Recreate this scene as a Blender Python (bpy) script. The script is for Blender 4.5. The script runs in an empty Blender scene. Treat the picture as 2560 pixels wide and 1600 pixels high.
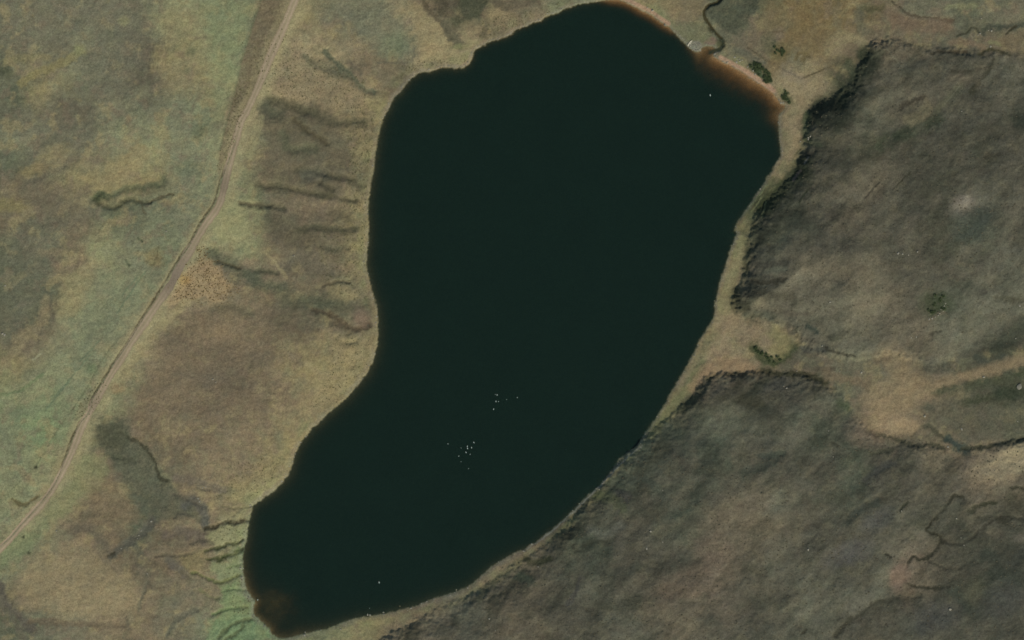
import bpy, bmesh, math, random
import numpy as np
from mathutils import Vector, Matrix

# ------------------------------------------------------------------ camera, sky, sun, exposure
scene = bpy.context.scene
M_PX = 0.30                       # metres of ground per photograph pixel (track about 4 m wide)
IMG_W, IMG_H = 2560, 1600
ALT = 6000.0
SUN_AZ, SUN_EL = math.radians(152), math.radians(38)
SUN_E, SKY_E = 3.0, 0.10
K_LIGHT = np.array((0.837, 0.856, 0.937))   # radiance of a flat white sheet under this sun and sky

cam_d = bpy.data.cameras.new('camera')
cam = bpy.data.objects.new('camera', cam_d)
scene.collection.objects.link(cam)
cam.location = (0, 0, ALT + 6.0)
cam.rotation_euler = (0, 0, 0)
cam_d.sensor_width = 36.0
cam_d.lens = 36.0 * ALT / (IMG_W * M_PX)
cam_d.clip_start = 50.0
cam_d.clip_end = 60000.0
scene.camera = cam

world = bpy.data.worlds.new('World')
scene.world = world
world.use_nodes = True
wn = world.node_tree
bg = wn.nodes['Background']
sky = wn.nodes.new('ShaderNodeTexSky')
sky.sky_type = 'NISHITA'
sky.sun_disc = False
sky.sun_elevation = SUN_EL
sky.sun_rotation = SUN_AZ
wn.links.new(sky.outputs[0], bg.inputs[0])
bg.inputs[1].default_value = SKY_E

sun_d = bpy.data.lights.new('sun', 'SUN')
sun_d.energy = SUN_E
sun_d.angle = math.radians(0.5)
sun_d.color = (1.0, 0.95, 0.88)
sun = bpy.data.objects.new('sun', sun_d)
scene.collection.objects.link(sun)
sv = Vector((math.sin(SUN_AZ) * math.cos(SUN_EL), math.cos(SUN_AZ) * math.cos(SUN_EL), math.sin(SUN_EL)))
sun.rotation_euler = sv.to_track_quat('Z', 'Y').to_euler()
sun.location = sv * 800

scene.view_settings.view_transform = 'Standard'
scene.view_settings.look = 'None'
scene.view_settings.exposure = 0.0
scene.view_settings.gamma = 1.0
scene.view_settings.use_curve_mapping = False
scene.render.resolution_x, scene.render.resolution_y = 1024, 640

# ------------------------------------------------------------------ helpers
COL = scene.collection
rnd = random.Random(7)
F = np.float32


def crop(x0, y0, s):
    """points read off an enlargement of the photograph -> photograph pixels"""
    return lambda *p: [(x0 + a * s, y0 + b * s) for a, b in p]


cA = crop(0, 0, .35714); cB = crop(600, 0, .35714); cC = crop(1500, 0, .26457); cD = crop(1900, 0, .35714)
cE = crop(0, 500, .35714); cF = crop(480, 500, .35714); cG = crop(0, 1020, .38362); cH = crop(560, 1060, .35714)
cI = crop(1100, 900, .35714); cJ = crop(1200, 1100, .33071); cK = crop(1700, 500, .37037); cL = crop(1860, 1040, .37037)
cW = crop(0, 0, 1.0583)
z1 = crop(1000, 0, .26457); z2 = crop(1600, 0, .13228); z3 = crop(1760, 80, .13228); z4 = crop(1640, 240, .26457)
z5 = crop(1500, 560, .26457); z6 = crop(1400, 840, .26457); z7 = crop(560, 1200, .26457); z8 = crop(1080, 900, .1984)
z9 = crop(200, 420, .13228); zt = crop(400, 560, .13228); zg = crop(480, 1280, .13228); zn = crop(2340, 0, .09259)
zr = crop(2240, 940, .13228)


def wx(p):
    return ((p[0] - IMG_W / 2) * M_PX, (IMG_H / 2 - p[1]) * M_PX)


def lin(rgb):
    c = np.asarray(rgb, dtype=np.float64) / 255.0
    return np.where(c <= 0.04045, c / 12.92, ((c + 0.055) / 1.055) ** 2.4)


def alb(rgb):
    return (lin(rgb) / K_LIGHT).astype(F)


def perlin(x, y, seed):
    xi = np.floor(x).astype(np.int64); yi = np.floor(y).astype(np.int64)
    fx = (x - xi).astype(F); fy = (y - yi).astype(F)

    def g(ix, iy, dx, dy):
        h = (ix * 374761393 + iy * 668265263 + seed * 974634777) & 0xffffffff
        h = ((h ^ (h >> 13)) * 1274126177) & 0xffffffff
        h = (h ^ (h >> 16)) & 0xffff
        a = h.astype(F) * F(2 * math.pi / 65536)
        return np.cos(a) * dx + np.sin(a) * dy
    u = fx * fx * fx * (fx * (fx * 6 - 15) + 10); v = fy * fy * fy * (fy * (fy * 6 - 15) + 10)
    a = g(xi, yi, fx, fy); b = g(xi + 1, yi, fx - 1, fy)
    c = g(xi, yi + 1, fx, fy - 1); d = g(xi + 1, yi + 1, fx - 1, fy - 1)
    return ((a + (b - a) * u) * (1 - v) + (c + (d - c) * u) * v) * F(1.5)


def fbm(x, y, scale, octv, seed, gain=0.5):
    s = 0; amp = 1.0; tot = 0; k = 1.0 / scale
    for o in range(octv):
        s = s + amp * perlin(x * k, y * k, seed + o * 17)
        tot += amp; amp *= gain; k *= 2.03
    return (s / F(tot)).astype(F)


def sstep(a, b, x):
    t = np.clip((x - a) / (b - a), 0, 1)
    return t * t * (3 - 2 * t)


def polydist(X, Y, pts, closed=False):
    n = len(pts); best = np.full(X.shape, 1e12, dtype=F)
    for i in range(n if closed else n - 1):
        x0, y0 = pts[i]; x1, y1 = pts[(i + 1) % n]
        dx, dy = x1 - x0, y1 - y0
        L = dx * dx + dy * dy + 1e-9
        t = np.clip(((X - x0) * dx + (Y - y0) * dy) / L, 0, 1)
        np.minimum(best, (X - x0 - t * dx) ** 2 + (Y - y0 - t * dy) ** 2, out=best)
    return np.sqrt(best)


def inside(X, Y, pts):
    n = len(pts); r = np.zeros(X.shape, dtype=bool)
    for i in range(n):
        x0, y0 = pts[i]; x1, y1 = pts[(i + 1) % n]
        if y0 == y1:
            continue
        r ^= ((y0 > Y) != (y1 > Y)) & (X < (x1 - x0) * (Y - y0) / (y1 - y0) + x0)
    return r


def smooth_line(pts, step=4.0, closed=False):
    """Catmull-Rom through the points"""
    n = len(pts); out = []
    for i in range(n if closed else n - 1):
        if closed:
            p = [pts[(i + k - 1) % n] for k in range(4)]
        else:
            p = [pts[max(0, min(n - 1, i + k - 1))] for k in range(4)]
        d = math.dist(p[1], p[2]); m = max(1, int(d / step))
        for j in range(m):
            t = j / m
            out.append(tuple(0.5 * (2 * p[1][k] + (p[2][k] - p[0][k]) * t + (2 * p[0][k] - 5 * p[1][k] + 4 * p[2][k] - p[3][k]) * t * t
                                    + (3 * p[1][k] - p[0][k] - 3 * p[2][k] + p[3][k]) * t ** 3) for k in (0, 1)))
    if not closed:
        out.append(tuple(pts[-1]))
    return out


# ------------------------------------------------------------------ plan of the place (photograph pixels on the ground)
SHORE = (z1((0, 858), (45, 800), (90, 740), (150, 700), (200, 672), (290, 668), (350, 648), (400, 632), (470, 632), (530, 640), (600, 632),
            (645, 600), (680, 550), (692, 490), (712, 455), (790, 420), (850, 388), (910, 372), (1000, 345), (1050, 318), (1110, 268),
            (1200, 238), (1240, 215), (1330, 190), (1380, 155), (1420, 128), (1500, 115), (1550, 80), (1620, 58), (1690, 30), (1800, 18),
            (1900, 2), (1970, -12), (2060, -14), (2130, 10))
         + z2((0, 165), (150, 240), (300, 325), (400, 405), (480, 460), (560, 500), (640, 580), (700, 650), (780, 730), (870, 810), (920, 880),
              (1000, 930), (1040, 955), (1090, 970), (1140, 940), (1170, 890), (1260, 850), (1370, 870), (1470, 950), (1415, 1010), (1400, 1060),
              (1500, 1120), (1650, 1190), (1780, 1255), (1900, 1325), (2050, 1415))
         + z3((850, 830), (960, 900), (1080, 980), (1180, 1040), (1280, 1120), (1330, 1160), (1390, 1250), (1430, 1290), (1480, 1350))
         + z4((1240, 90), (1205, 140), (1170, 190), (1165, 260), (1170, 380), (1185, 480), (1180, 570), (1130, 660), (1060, 760), (1010, 850),
              (950, 930), (890, 1030), (850, 1080), (800, 1150), (755, 1220), (750, 1265), (770, 1300), (740, 1370), (715, 1440))
         + z5((1225, 270), (1200, 370), (1170, 450), (1130, 570), (1115, 660), (1090, 740), (1090, 830), (1070, 900), (1010, 1000),
              (940, 1110), (900, 1200), (840, 1310), (790, 1400))
         + z6((1110, 440), (1060, 520), (1010, 620), (930, 750), (860, 850), (800, 930), (740, 1040), (690, 1075), (620, 1120), (550, 1180),
              (510, 1250), (430, 1350), (370, 1430))
         + cI((1040, 945), (960, 1030), (880, 1110), (800, 1180), (700, 1260), (600, 1325), (500, 1370), (430, 1410), (380, 1440), (310, 1500))
         + z7((2340, 1000), (2260, 1040), (2180, 1070), (2050, 1110), (1950, 1140), (1850, 1185), (1700, 1230), (1550, 1265), (1430, 1290),
              (1270, 1310), (1150, 1345), (1050, 1385), (950, 1420), (800, 1455), (700, 1475), (640, 1498), (560, 1508), (500, 1500), (440, 1470),
              (420, 1410), (370, 1370), (310, 1310), (275, 1275), (268, 1210), (285, 1150), (240, 1100), (200, 1020), (180, 940), (170, 840),
              (168, 760), (175, 680), (195, 600), (212, 530), (220, 440), (232, 360), (255, 280), (280, 230), (350, 180), (420, 130), (480, 90))
         + cH((405, 405), (440, 365), (460, 320), (480, 260), (495, 200), (520, 150), (545, 110), (590, 60), (610, 25), (650, 0))
         + cF((940, 1500), (1010, 1440), (1090, 1370), (1150, 1300), (1220, 1210), (1260, 1130), (1290, 1020), (1298, 920), (1295, 820),
              (1285, 740), (1260, 660), (1240, 580), (1215, 450), (1218, 380), (1230, 280), (1232, 180), (1225, 80))
         + cB((885, 1500), (895, 1400), (910, 1300), (930, 1180), (945, 1060), (960, 970), (980, 880), (1000, 820), (1035, 760), (1070, 680)))
TRACK = smooth_line(cW((760, -150), (697, 0), (672, 60), (640, 130), (610, 205), (582, 265)) + crop(440, 240, .13228)((1235, 460), (1165, 700), (1120, 880),
                    (1070, 1020), (1030, 1200), (990, 1340)) + cE((1540, 20), (1440, 170), (1350, 320), (1270, 450), (1200, 590), (1110, 720), (1020, 850),
                    (930, 980), (850, 1110), (770, 1240), (690, 1370), (620, 1490)) + cG((530, 130), (485, 250), (440, 350), (370, 480), (300, 590),
                    (200, 700), (110, 800), (20, 900), (-160, 1060), (-500, 1400)), 8)
DITCH = smooth_line(cA((1640, 1000), (1570, 1180), (1520, 1330)) + cE((1495, 20), (1400, 160), (1320, 310), (1230, 440), (1150, 580), (1060, 720),
                    (960, 880), (870, 1030), (790, 1140), (720, 1260), (640, 1390)) + cG((575, 20), (520, 90), (470, 190), (440, 270), (385, 420),
                    (325, 530), (220, 660), (130, 760), (60, 840), (-20, 910), (-200, 1080)), 8)
FIELD_LINE = smooth_line(cE((790, 1020), (710, 1130), (660, 1220), (620, 1300), (540, 1420)) + cG((460, 30), (390, 120), (320, 240), (260, 340),
                         (220, 395), (170, 440), (100, 510), (0, 600)), 8)
STREAM = smooth_line(z2((1700, -500), (1600, -150), (1480, 30), (1310, 90), (1220, 200), (1225, 330), (1320, 460), (1420, 600), (1540, 730), (1570, 830),
                        (1500, 920), (1400, 950), (1320, 1000)), 4)
BEACH_N = z1((2020, -30), (2130, 5)) + z2((0, 150), (200, 240), (400, 390), (520, 470))
BEACH_E = z3((300, 500), (560, 640), (750, 750), (900, 850), (1050, 950), (1180, 1035), (1300, 1135))
HILL_E = ([(2600, 130), (2400, 125), (2290, 105), (2220, 95)] + cD((760, 310), (690, 450), (660, 560), (600, 620), (520, 660), (420, 720), (330, 790),
          (305, 900), (310, 1000)) + z4((1370, 530), (1320, 640), (1290, 740), (1200, 830), (1100, 930), (1010, 1010), (930, 1120), (880, 1250), (860, 1390))
          + z5((1395, 200), (1365, 330), (1355, 440), (1330, 540), (1250, 610), (1240, 700), (1290, 830), (1400, 900), (1560, 930), (1740, 960),
               (1850, 1050), (1960, 1180)) + [(2070, 892), (2140, 905), (2230, 890), (2330, 925), (2450, 890), (2560, 872), (3300, 820), (3600, 300)])
HILL_S = ([(850, 1660), (980, 1580), (1110, 1515), (1212, 1456), (1325, 1386), (1416, 1310), (1476, 1248), (1550, 1150), (1600, 1098)]
          + z6((980, 800), (1130, 680), (1230, 560), (1340, 430), (1420, 370), (1530, 350), (1680, 335), (1850, 320), (1960, 330), (2100, 345))
          + [(2060, 950), (2100, 985), (2140, 1040), (2200, 1092), (2300, 1112), (2400, 1125), (2560, 1095), (3300, 1060), (3800, 2600), (900, 2900)])

# ------------------------------------------------------------------ terrain grid
def axis(half, step, far=16000.0):
    core = np.arange(-half, half + step * .5, step)
    ext = []; s = step; v = core[-1]
    while v < far:
        s *= 1.14; v += s; ext.append(v)
    ext = np.array(ext)
    return np.concatenate([-ext[::-1], core, ext])


ax_x = axis(400.0, 0.78); ax_y = axis(256.0, 0.78)
PXx = (1280 + ax_x / M_PX).astype(F); PYy = (800 - ax_y / M_PX).astype(F)      # PYy falls as y rises
PX, PY = np.meshgrid(PXx, PYy)
NX, NY = len(ax_x), len(ax_y)
nA = fbm(PX, PY, 60, 4, 11); nB = fbm(PX, PY, 60, 4, 31)          # broad wander
nC = fbm(PX, PY, 14, 3, 51); nD = fbm(PX, PY, 14, 3, 71)          # fine wander
nE = fbm(PX, PY, 5.5, 2, 91)
# long grain of the bedrock, lower left to upper right
ca, sa = math.cos(math.radians(-40)), math.sin(math.radians(-40))
U = PX * ca + PY * sa; V = -PX * sa + PY * ca
nG = fbm(U / 3.4, V, 26, 4, 111, .6)

nL = fbm(PX, PY, 170, 3, 401); nM = fbm(PX, PY, 170, 3, 431)
WXp = PX + nL * 70 + nA * 42 + nC * 12; WYp = PY + nM * 70 + nB * 42 + nD * 12           # wandered coordinates for soft patches
EX = PX + nC * 5 + nE * 2.5; EY = PY + nD * 5 - nE * 2.5            # slightly wandered for edges

sd_raw = polydist(PX, PY, SHORE, True)
sd = np.where(inside(PX, PY, SHORE), -sd_raw, sd_raw)
sd = (sd + nC * 3.4 + nE * 2.4) * M_PX                               # metres from the water's edge, + on land
water = sd < 0

# ---- vegetation colours: a coarse map of ground cover, letters are kinds of cover, the dark ones on the east crags with slope shade painted in
COVER = {'a': (64, 68, 52), 'b': (76, 75, 60), 'c': (90, 86, 71), 'd': (105, 103, 84), 'e': (113, 115, 91), 'f': (115, 121, 93),
         'g': (112, 127, 91), 'h': (130, 131, 96), 'i': (137, 125, 96), 'j': (132, 122, 86), 'k': (119, 107, 84), 'l': (107, 96, 76),
         'm': (130, 112, 90), 'n': (84, 90, 72), 'o': (113, 99, 68)}
MAP = ["dddddhffcjdeilblkew.jknnooolddnd", "ddedcjhfliikeii......edlnokllccl", "njedcdjhiinkl..........kiiacbccd",
       "ddcdeefklbljw...........kbadkccc", "eddehefhdncj............kbbbbcbc", "ncjjjeehlccj...........jabclcbcc",
       "lcdnnefhnlkj..........jabclccbdc", "ndlhefhhlccj..........jbnccccbnc", "nnkhefmnklkj..........icdkkccccd",
       "nchffiillnnk..........jbcddkcndd", "ckffillkllkj.........jiiccdckddb", "jhffillckjjj.........imbccddcdbb",
       "ggfhlkkllkj.........jbbbccnmmkba", "fghnlllkkj..........nneddncmcccn", "fhjlnlkkj..........nncncccncckmm",
       "hfjlnlkj..........bncnckdcnccckl", "ffklnlkh.........bnccnlklcccdbcb", "fkklclkg........kcncccmldccdmlbb",
       "lkikkdkf......dklcdcllmccdddmbac", "nddkkdeg..hjkkdllccdlkccddcldccc"]
CELL = 80.0
gw = np.zeros((22, 34)); gc = np.zeros((22, 34, 3))
for r in range(20):
    for c in range(32):
        ch = MAP[r][c]
        if ch in COVER:
            gw[r + 1, c + 1] = 1; gc[r + 1, c + 1] = lin(COVER[ch])
for it in range(12):                                                   # grow into the blanks
    hole = gw == 0
    if not hole.any():
        break
    acc = np.zeros_like(gc); cnt = np.zeros_like(gw)
    for dy in (-1, 0, 1):
        for dx in (-1, 0, 1):
            acc += np.roll(np.roll(gc * gw[..., None], dy, 0), dx, 1); cnt += np.roll(np.roll(gw, dy, 0), dx, 1)
    new = hole & (cnt > 0)
    gc[new] = acc[new] / cnt[new][:, None]; gw[new] = 1
def fold(v, n):                                                        # the same kinds of cover go on beyond the map
    v = np.mod(v - .5, 2 * n)
    return np.where(v > n, 2 * n - v, v) + .5


gx = np.clip(fold(WXp / CELL + 0.5, 32.0), 0.01, 32.98); gy = np.clip(fold(WYp / CELL + 0.5, 20.0), 0.01, 20.98)
ix = gx.astype(int); iy = gy.astype(int)
fx = (gx - ix)[..., None]; fy = (gy - iy)[..., None]
C = ((gc[iy, ix] * (1 - fx) + gc[iy, ix + 1] * fx) * (1 - fy) + (gc[iy + 1, ix] * (1 - fx) + gc[iy + 1, ix + 1] * fx) * fy).astype(F)
Z = np.zeros(PX.shape, dtype=F)


def window(pts, margin):
    xs = [p[0] for p in pts]; ys = [p[1] for p in pts]
    i0, i1 = np.searchsorted(PXx, [min(xs) - margin, max(xs) + margin])
    yr = -PYy
    j0, j1 = np.searchsorted(yr, [-(max(ys) + margin), -(min(ys) - margin)])
    return slice(j0, max(j1, j0 + 1)), slice(i0, max(i1, i0 + 1))


def stroke(pts, w, rgb, s=.8, soft=.6, dz=0.0, curve=True, wander=True, patchy=.18):
    s = min(1.0, s * 1.28); soft *= .85
    """a band of vegetation, painted slope shade or a gully, w pixels wide; dz sinks (or lifts) the ground"""
    if curve and len(pts) > 2:
        pts = smooth_line(pts, 6)
    wd = window(pts, w * 1.6 + 30)
    if wander:
        X = PX[wd] + nC[wd] * min(9, w * .7 + 1.5) + nE[wd] * 1.3; Y = PY[wd] + nD[wd] * min(9, w * .7 + 1.5) - nE[wd] * 1.3
    else:
        X, Y = PX[wd], PY[wd]
    d = polydist(X, Y, pts) * (1 + .45 * nB[wd] + .3 * nD[wd])
    m = 1 - sstep(w * .5 * (1 - soft), w * .5 * (1 + soft), d)
    if rgb is not None:
        k = (m * s * (1 - patchy * np.clip(.5 + nA[wd] * .8 + nE[wd] * .8, 0, 1)))[..., None]
        C[wd] = C[wd] * (1 - k) + lin(rgb).astype(F) * k
    if dz:
        if wander:
            d = polydist(PX[wd] + nC[wd] * 3.5, PY[wd] + nD[wd] * 3.5, pts)
        Z[wd] += dz * np.exp(-(d / (w * .55)) ** 2) * np.clip(.8 + nA[wd], .3, 1.2)


def area(pts, rgb, s=.8, soft=14, wander=1.0, patchy=.3):
    s = min(1.0, s * 1.15)
    wd = window(pts, soft * 2 + 60)
    X = PX[wd] + (nA[wd] * 16 + nC[wd] * 9 + nE[wd] * 3) * wander; Y = PY[wd] + (nB[wd] * 16 + nD[wd] * 9 - nE[wd] * 3) * wander
    d = polydist(X, Y, pts, True); d = np.where(inside(X, Y, pts), -d, d)
    m = 1 - sstep(-soft, soft, d)
    k = (m * s * (1 - patchy * np.clip(.5 + nB[wd] + nE[wd] * .7, 0, 1)))[..., None]
    C[wd] = C[wd] * (1 - k) + lin(rgb).astype(F) * k


def blob(p, rx, ry, rgb, s=.8, ang=0, soft=.6, dz=0.0):
    x, y = p; R = max(rx, ry); s = min(1.0, s * 1.2)
    wd = window([(x, y)], R * 2 + 25)
    a = math.radians(ang)
    X = PX[wd] + (nC[wd] * .35 + nA[wd] * .2) * min(R, 30) + nE[wd] * 3 - x; Y = PY[wd] + (nD[wd] * .35 + nB[wd] * .2) * min(R, 30) - nE[wd] * 3 - y
    u = X * math.cos(a) + Y * math.sin(a); v = -X * math.sin(a) + Y * math.cos(a)
    d = np.sqrt((u / rx) ** 2 + (v / ry) ** 2)
    m = 1 - sstep(1 - soft, 1 + soft, d)
    k = (m * s * (1 - .3 * np.clip(.5 + nE[wd], 0, 1)))[..., None]
    C[wd] = C[wd] * (1 - k) + lin(rgb).astype(F) * k
    if dz:
        Z[wd] += dz * (1 - sstep(0, 1.2, d))


def interp(pts_idx):
    pass


# ---- large relief (metres)
xm = PX * M_PX; ym = PY * M_PX
dl = np.maximum(sd, 0)
track_d = polydist(PX, PY, TRACK[::2]) * M_PX
west = sstep(1500, 900, PX - (PY - 800) * .25)                         # 1 on the western slope
bank = 0.45 * (1 - np.exp(-dl / 1.3))
z_w = 11.0 * (1 - np.exp(-dl / 95.0)) + 2.0 * sstep(120, 400, dl)
z_e = 2.2 * (1 - np.exp(-dl / 40.0)) + 4.5 * sstep(30, 200, dl)
Z += bank + z_w * west + z_e * (1 - west)
hill = np.zeros(PX.shape, dtype=F)
for pts, crag, L, gain in ((HILL_E, 12.5, 15.0, 20.0), (HILL_S, 8.0, 14.0, 22.0)):
    d = polydist(PX, PY, pts, True); d = np.where(inside(PX, PY, pts), d, -d)
    d = (d + (nA * 14 + nC * 11 + nE * 4) * np.exp(-np.abs(d) / 34.0)) * M_PX
    di = np.maximum(d, 0)
    side = .6 + .4 * np.clip(.5 + nL * 1.1, 0, 1)
    if pts is HILL_E:
        side = side * (1 - .9 * sstep(2120, 2230, PX)) * (1 - .5 * sstep(740, 830, PY))                 # the far edges of this hill have no crag
    else:
        side = side * (1 - .6 * sstep(1960, 2150, PX)) * (1 - .5 * sstep(1180, 1350, PY))
    Z += crag * side * (1 - np.exp(-di / L)) + gain * (1 - np.exp(-di / 170.0))
    hill = np.maximum(hill, sstep(-1, 8, d))
land = sstep(0, 9, sd)
hm = hill * land
wm = (1 - hill) * land
Z += hm * (fbm(PX, PY, 190, 3, 201) * 3.6 + nA * .9 + nG * .34 + nC * .2 + nE * .15)
Z += wm * (fbm(PX, PY, 260, 3, 231) * 2.6 + nA * .8 + nC * .28 + nE * .14)
Z += land * fbm(PX, PY, 3200, 4, 261) * 40.0 * sstep(350, 2500, sd)     # hills of the country round about
# the track runs on an even bed
tz = sstep(2.2, 6.0, track_d)
Zs = Z.copy()
C0 = C

# tussocky mottling of the moor
nP = fbm(PX, PY, 48, 4, 461, .6); nQ = fbm(PX, PY, 38, 4, 491, .6)
for fld, rgb, amt in ((nP, (136, 125, 90), .55), (-nP, (94, 94, 78), .3), (nQ, (112, 116, 88), .22), (-nQ, (116, 102, 84), .4)):
    k = (sstep(.07, .34, fld) * amt * (1 - hill * .7))[..., None]
    C = C * (1 - k) + lin(rgb).astype(F) * k
# ---- vegetation, with painted crag shade: areas first, then bands and gullies
area([(653, 0), (660, -40), (735, -40), (725, 0), (700, 60), (668, 150), (640, 215), (612, 280), (590, 330), (570, 385), (545, 420), (550, 375), (568, 303),
      (586, 232), (607, 143)], (104, 94, 74), .85, 3, .12)
stroke(cA((1850, -60), (1700, 400), (1640, 650), (1590, 850), (1545, 1030)), 3, (92, 98, 70), .4, wander=False)
area(cA((1380, 0), (1800, 0), (1660, 500), (1580, 850), (1480, 850), (1500, 500), (1450, 250)), (120, 128, 92), .55, 14)
area(cA((350, 30), (900, 30), (1020, 200), (1000, 420), (860, 700), (600, 560), (380, 330)), (103, 102, 84), .5, 25)
area(cA((1120, 40), (1450, 30), (1420, 230), (1150, 300)), (132, 124, 90), .5, 20)
blob(cA((40, 500))[0], 18, 14, (70, 76, 58), .7)
stroke(cA((150, 590), (260, 510), (380, 470), (520, 400)), 20, (128, 120, 80), .6)
stroke(cA((40, 440), (200, 400), (330, 400)), 22, (124, 116, 80), .4)
blob(cA((870, 150))[0], 14, 11, (128, 128, 92), .6)
blob(cA((560, 350))[0], 17, 13, (122, 124, 84), .6)
area(cA((550, 1260), (700, 1200), (850, 1100), (960, 980), (1060, 1050), (960, 1180), (830, 1300)), (138, 126, 90), .7, 14)
blob(cA((240, 1190))[0], 34, 16, (136, 122, 84), .6, -20)
blob(cA((400, 1070))[0], 40, 22, (132, 122, 88), .6, -10)
blob(cA((1220, 560))[0], 34, 40, (132, 122, 88), .55)
area(cA((0, 1290), (180, 1250), (420, 1280), (620, 1370), (560, 1512), (0, 1512)), (108, 100, 80), .5, 18)
blob(cA((60, 1440))[0], 50, 16, (124, 116, 76), .6)
blob(cA((1400, 930))[0], 16, 22, (86, 94, 70), .6, 20)
blob(cA((1300, 1170))[0], 40, 18, (94, 104, 82), .6)
blob(cA((1340, 360))[0], 12, 14, (96, 100, 74), .6)
blob(cA((1310, 490))[0], 8, 12, (92, 92, 68), .6)
stroke(z9((250, 590), (330, 500), (420, 470), (520, 530), (620, 520), (720, 460), (830, 400), (1000, 360), (1200, 365), (1400, 315), (1560, 310), (1590, 180)),
       15, (80, 88, 66), .6, 1.0, -.9)
stroke(z9((290, 560), (330, 640), (420, 690), (560, 755), (680, 750), (780, 660), (900, 600), (1000, 590), (1120, 620), (1200, 655), (1340, 640)),
       11, (72, 72, 52), .7, .95, -1.0, patchy=.4)
stroke(z9((1340, 640), (1440, 600), (1520, 560), (1600, 520), (1760, 500)), 7, (84, 80, 60), .7, .7, -.4)
stroke(z9((1120, 620), (1160, 700), (1190, 800), (1240, 870)), 4, (84, 80, 60), .8, .6)
blob(z9((400, 540))[0], 18, 12, (62, 74, 54), .7)
area(cE((560, 560), (900, 420), (1080, 520), (1000, 760), (820, 1000), (600, 1350), (300, 1512), (0, 1512), (0, 1330), (200, 1180), (420, 850)), (116, 121, 94), .5, 30)
area(cE((480, 520), (640, 450), (620, 640), (540, 800), (420, 860), (380, 700)), (136, 128, 92), .7, 14)
stroke(cE((320, 700), (300, 850), (160, 980), (90, 1080), (0, 1190)), 26, (126, 116, 88), .6)
area(cE((0, 250), (260, 260), (330, 500), (240, 800), (100, 1000), (0, 1050)), (100, 99, 81), .5, 25)
blob(cE((360, 370))[0], 30, 10, (124, 114, 88), .6)
blob(cE((1080, 400))[0], 24, 22, (120, 110, 76), .65)
stroke(cE((1020, 430), (1080, 450), (1110, 330)), 4, (88, 84, 60), .5)
stroke(cE((880, 420), (910, 465)), 4, (74, 82, 62), .8)
stroke(cE((970, 265), (1000, 300)), 4, (74, 82, 62), .8)
for k, (a0, b0, a1, b1) in enumerate(((1020, 500, 820, 790), (960, 540, 860, 660), (640, 1080, 380, 1380), (500, 1250, 330, 1460), (700, 980, 560, 1130))):
    stroke(cE((a0, b0), (a1, b1)), 3.5, (92, 108, 84), .55)
stroke(cE((230, 1120), (290, 1080)), 4, (140, 140, 112), .6)
stroke(cE((0, 1370), (150, 1330), (300, 1220)), 8, (92, 110, 76), .5)
blob(cE((640, 1180))[0], 14, 12, (88, 104, 74), .6)
stroke(FIELD_LINE, 3.2, (78, 86, 62), .5, .6, -.12, False, False, .9)
# verge and the west slope
stroke([(p[0] + 17, p[1] + 6) for p in TRACK], 30, (142, 134, 100), .62, .9, 0, False)
stroke([(p[0] - 15, p[1] - 6) for p in TRACK], 20, (130, 122, 92), .5, .9, 0, False)
stroke(DITCH, 4.5, (78, 71, 52), .7, .7, -.3, False, True, .6)
area(cF((130, 60), (330, 20), (420, 200), (320, 320), (200, 330), (140, 180)), (138, 136, 98), .85, 12)
area(cA((1560, 1420), (1700, 1380), (1848, 1450), (1848, 1512), (1540, 1512)), (130, 130, 94), .6, 12)
area(cE((1400, 400), (1480, 420), (1640, 600), (1560, 720), (1330, 700), (1180, 760), (1150, 720), (1240, 600)), (144, 124, 92), .85, 9)
blob(cE((1290, 560))[0], 14, 12, (150, 124, 76), .7)
stroke(cE((1300, 720), (1180, 830), (1060, 960), (960, 1090), (880, 1240)), 22, (138, 128, 94), .65)
area(cE((1400, 760), (1560, 740), (1848, 800), (1848, 1512), (1000, 1512), (1020, 1200), (1150, 950)), (106, 94, 76), .6, 25)
blob(cE((1500, 900))[0], 60, 22, (122, 106, 82), .5, 10)
blob(cE((1450, 1250))[0], 40, 24, (92, 86, 74), .5)
blob(cE((820, 1320))[0], 20, 14, (134, 112, 82), .6)
stroke(cB((590, 360), (650, 420), (740, 500), (800, 560), (860, 620), (940, 645)), 13, (84, 88, 70), .85, .6, -.9)
stroke(cB((440, 390), (560, 470), (680, 500), (760, 540)), 14, (94, 94, 74), .6, .7, -.4)
stroke(cB((760, 420), (840, 500), (850, 520)), 6, (98, 92, 76), .6)
area(cB((560, 0), (960, 0), (1180, 200), (1220, 400), (950, 380), (880, 260), (700, 130)), (106, 108, 88), .65, 18)
blob(cB((1080, 320))[0], 34, 30, (104, 116, 88), .5)
area(cB((1180, 20), (1280, 30), (1420, 220), (1480, 330), (1600, 430), (1420, 440), (1260, 420), (1220, 250)), (140, 128, 94), .75, 10)
stroke(cB((960, 440), (1050, 440), (1200, 430), (1220, 330)), 7, (94, 92, 76), .6)
area(cB((930, 460), (1200, 440), (1250, 470), (1180, 560), (1060, 600), (960, 560)), (98, 94, 76), .6, 12)
stroke(cB((1280, 0), (1340, 90), (1420, 170), (1470, 270)), 9, (90, 82, 64), .8, .6, -.5)
area(z1((560, -80), (880, -80), (840, 60), (730, 200), (620, 260), (580, 140)), (68, 72, 56), 1, 9)
area(z1((330, -40), (470, -40), (480, 120), (430, 200), (350, 110)), (74, 70, 56), .8, 12)
blob(z1((530, 200))[0], 17, 15, (76, 78, 60), .85)
stroke(z1((430, 220), (480, 320), (540, 390)), 24, (92, 90, 72), .7)
stroke(z1((830, 120), (820, 240), (780, 330)), 12, (88, 84, 66), .7)
blob(z1((950, 160))[0], 34, 22, (138, 124, 92), .6)
blob(z1((680, 260))[0], 26, 16, (134, 122, 92), .6)
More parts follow.
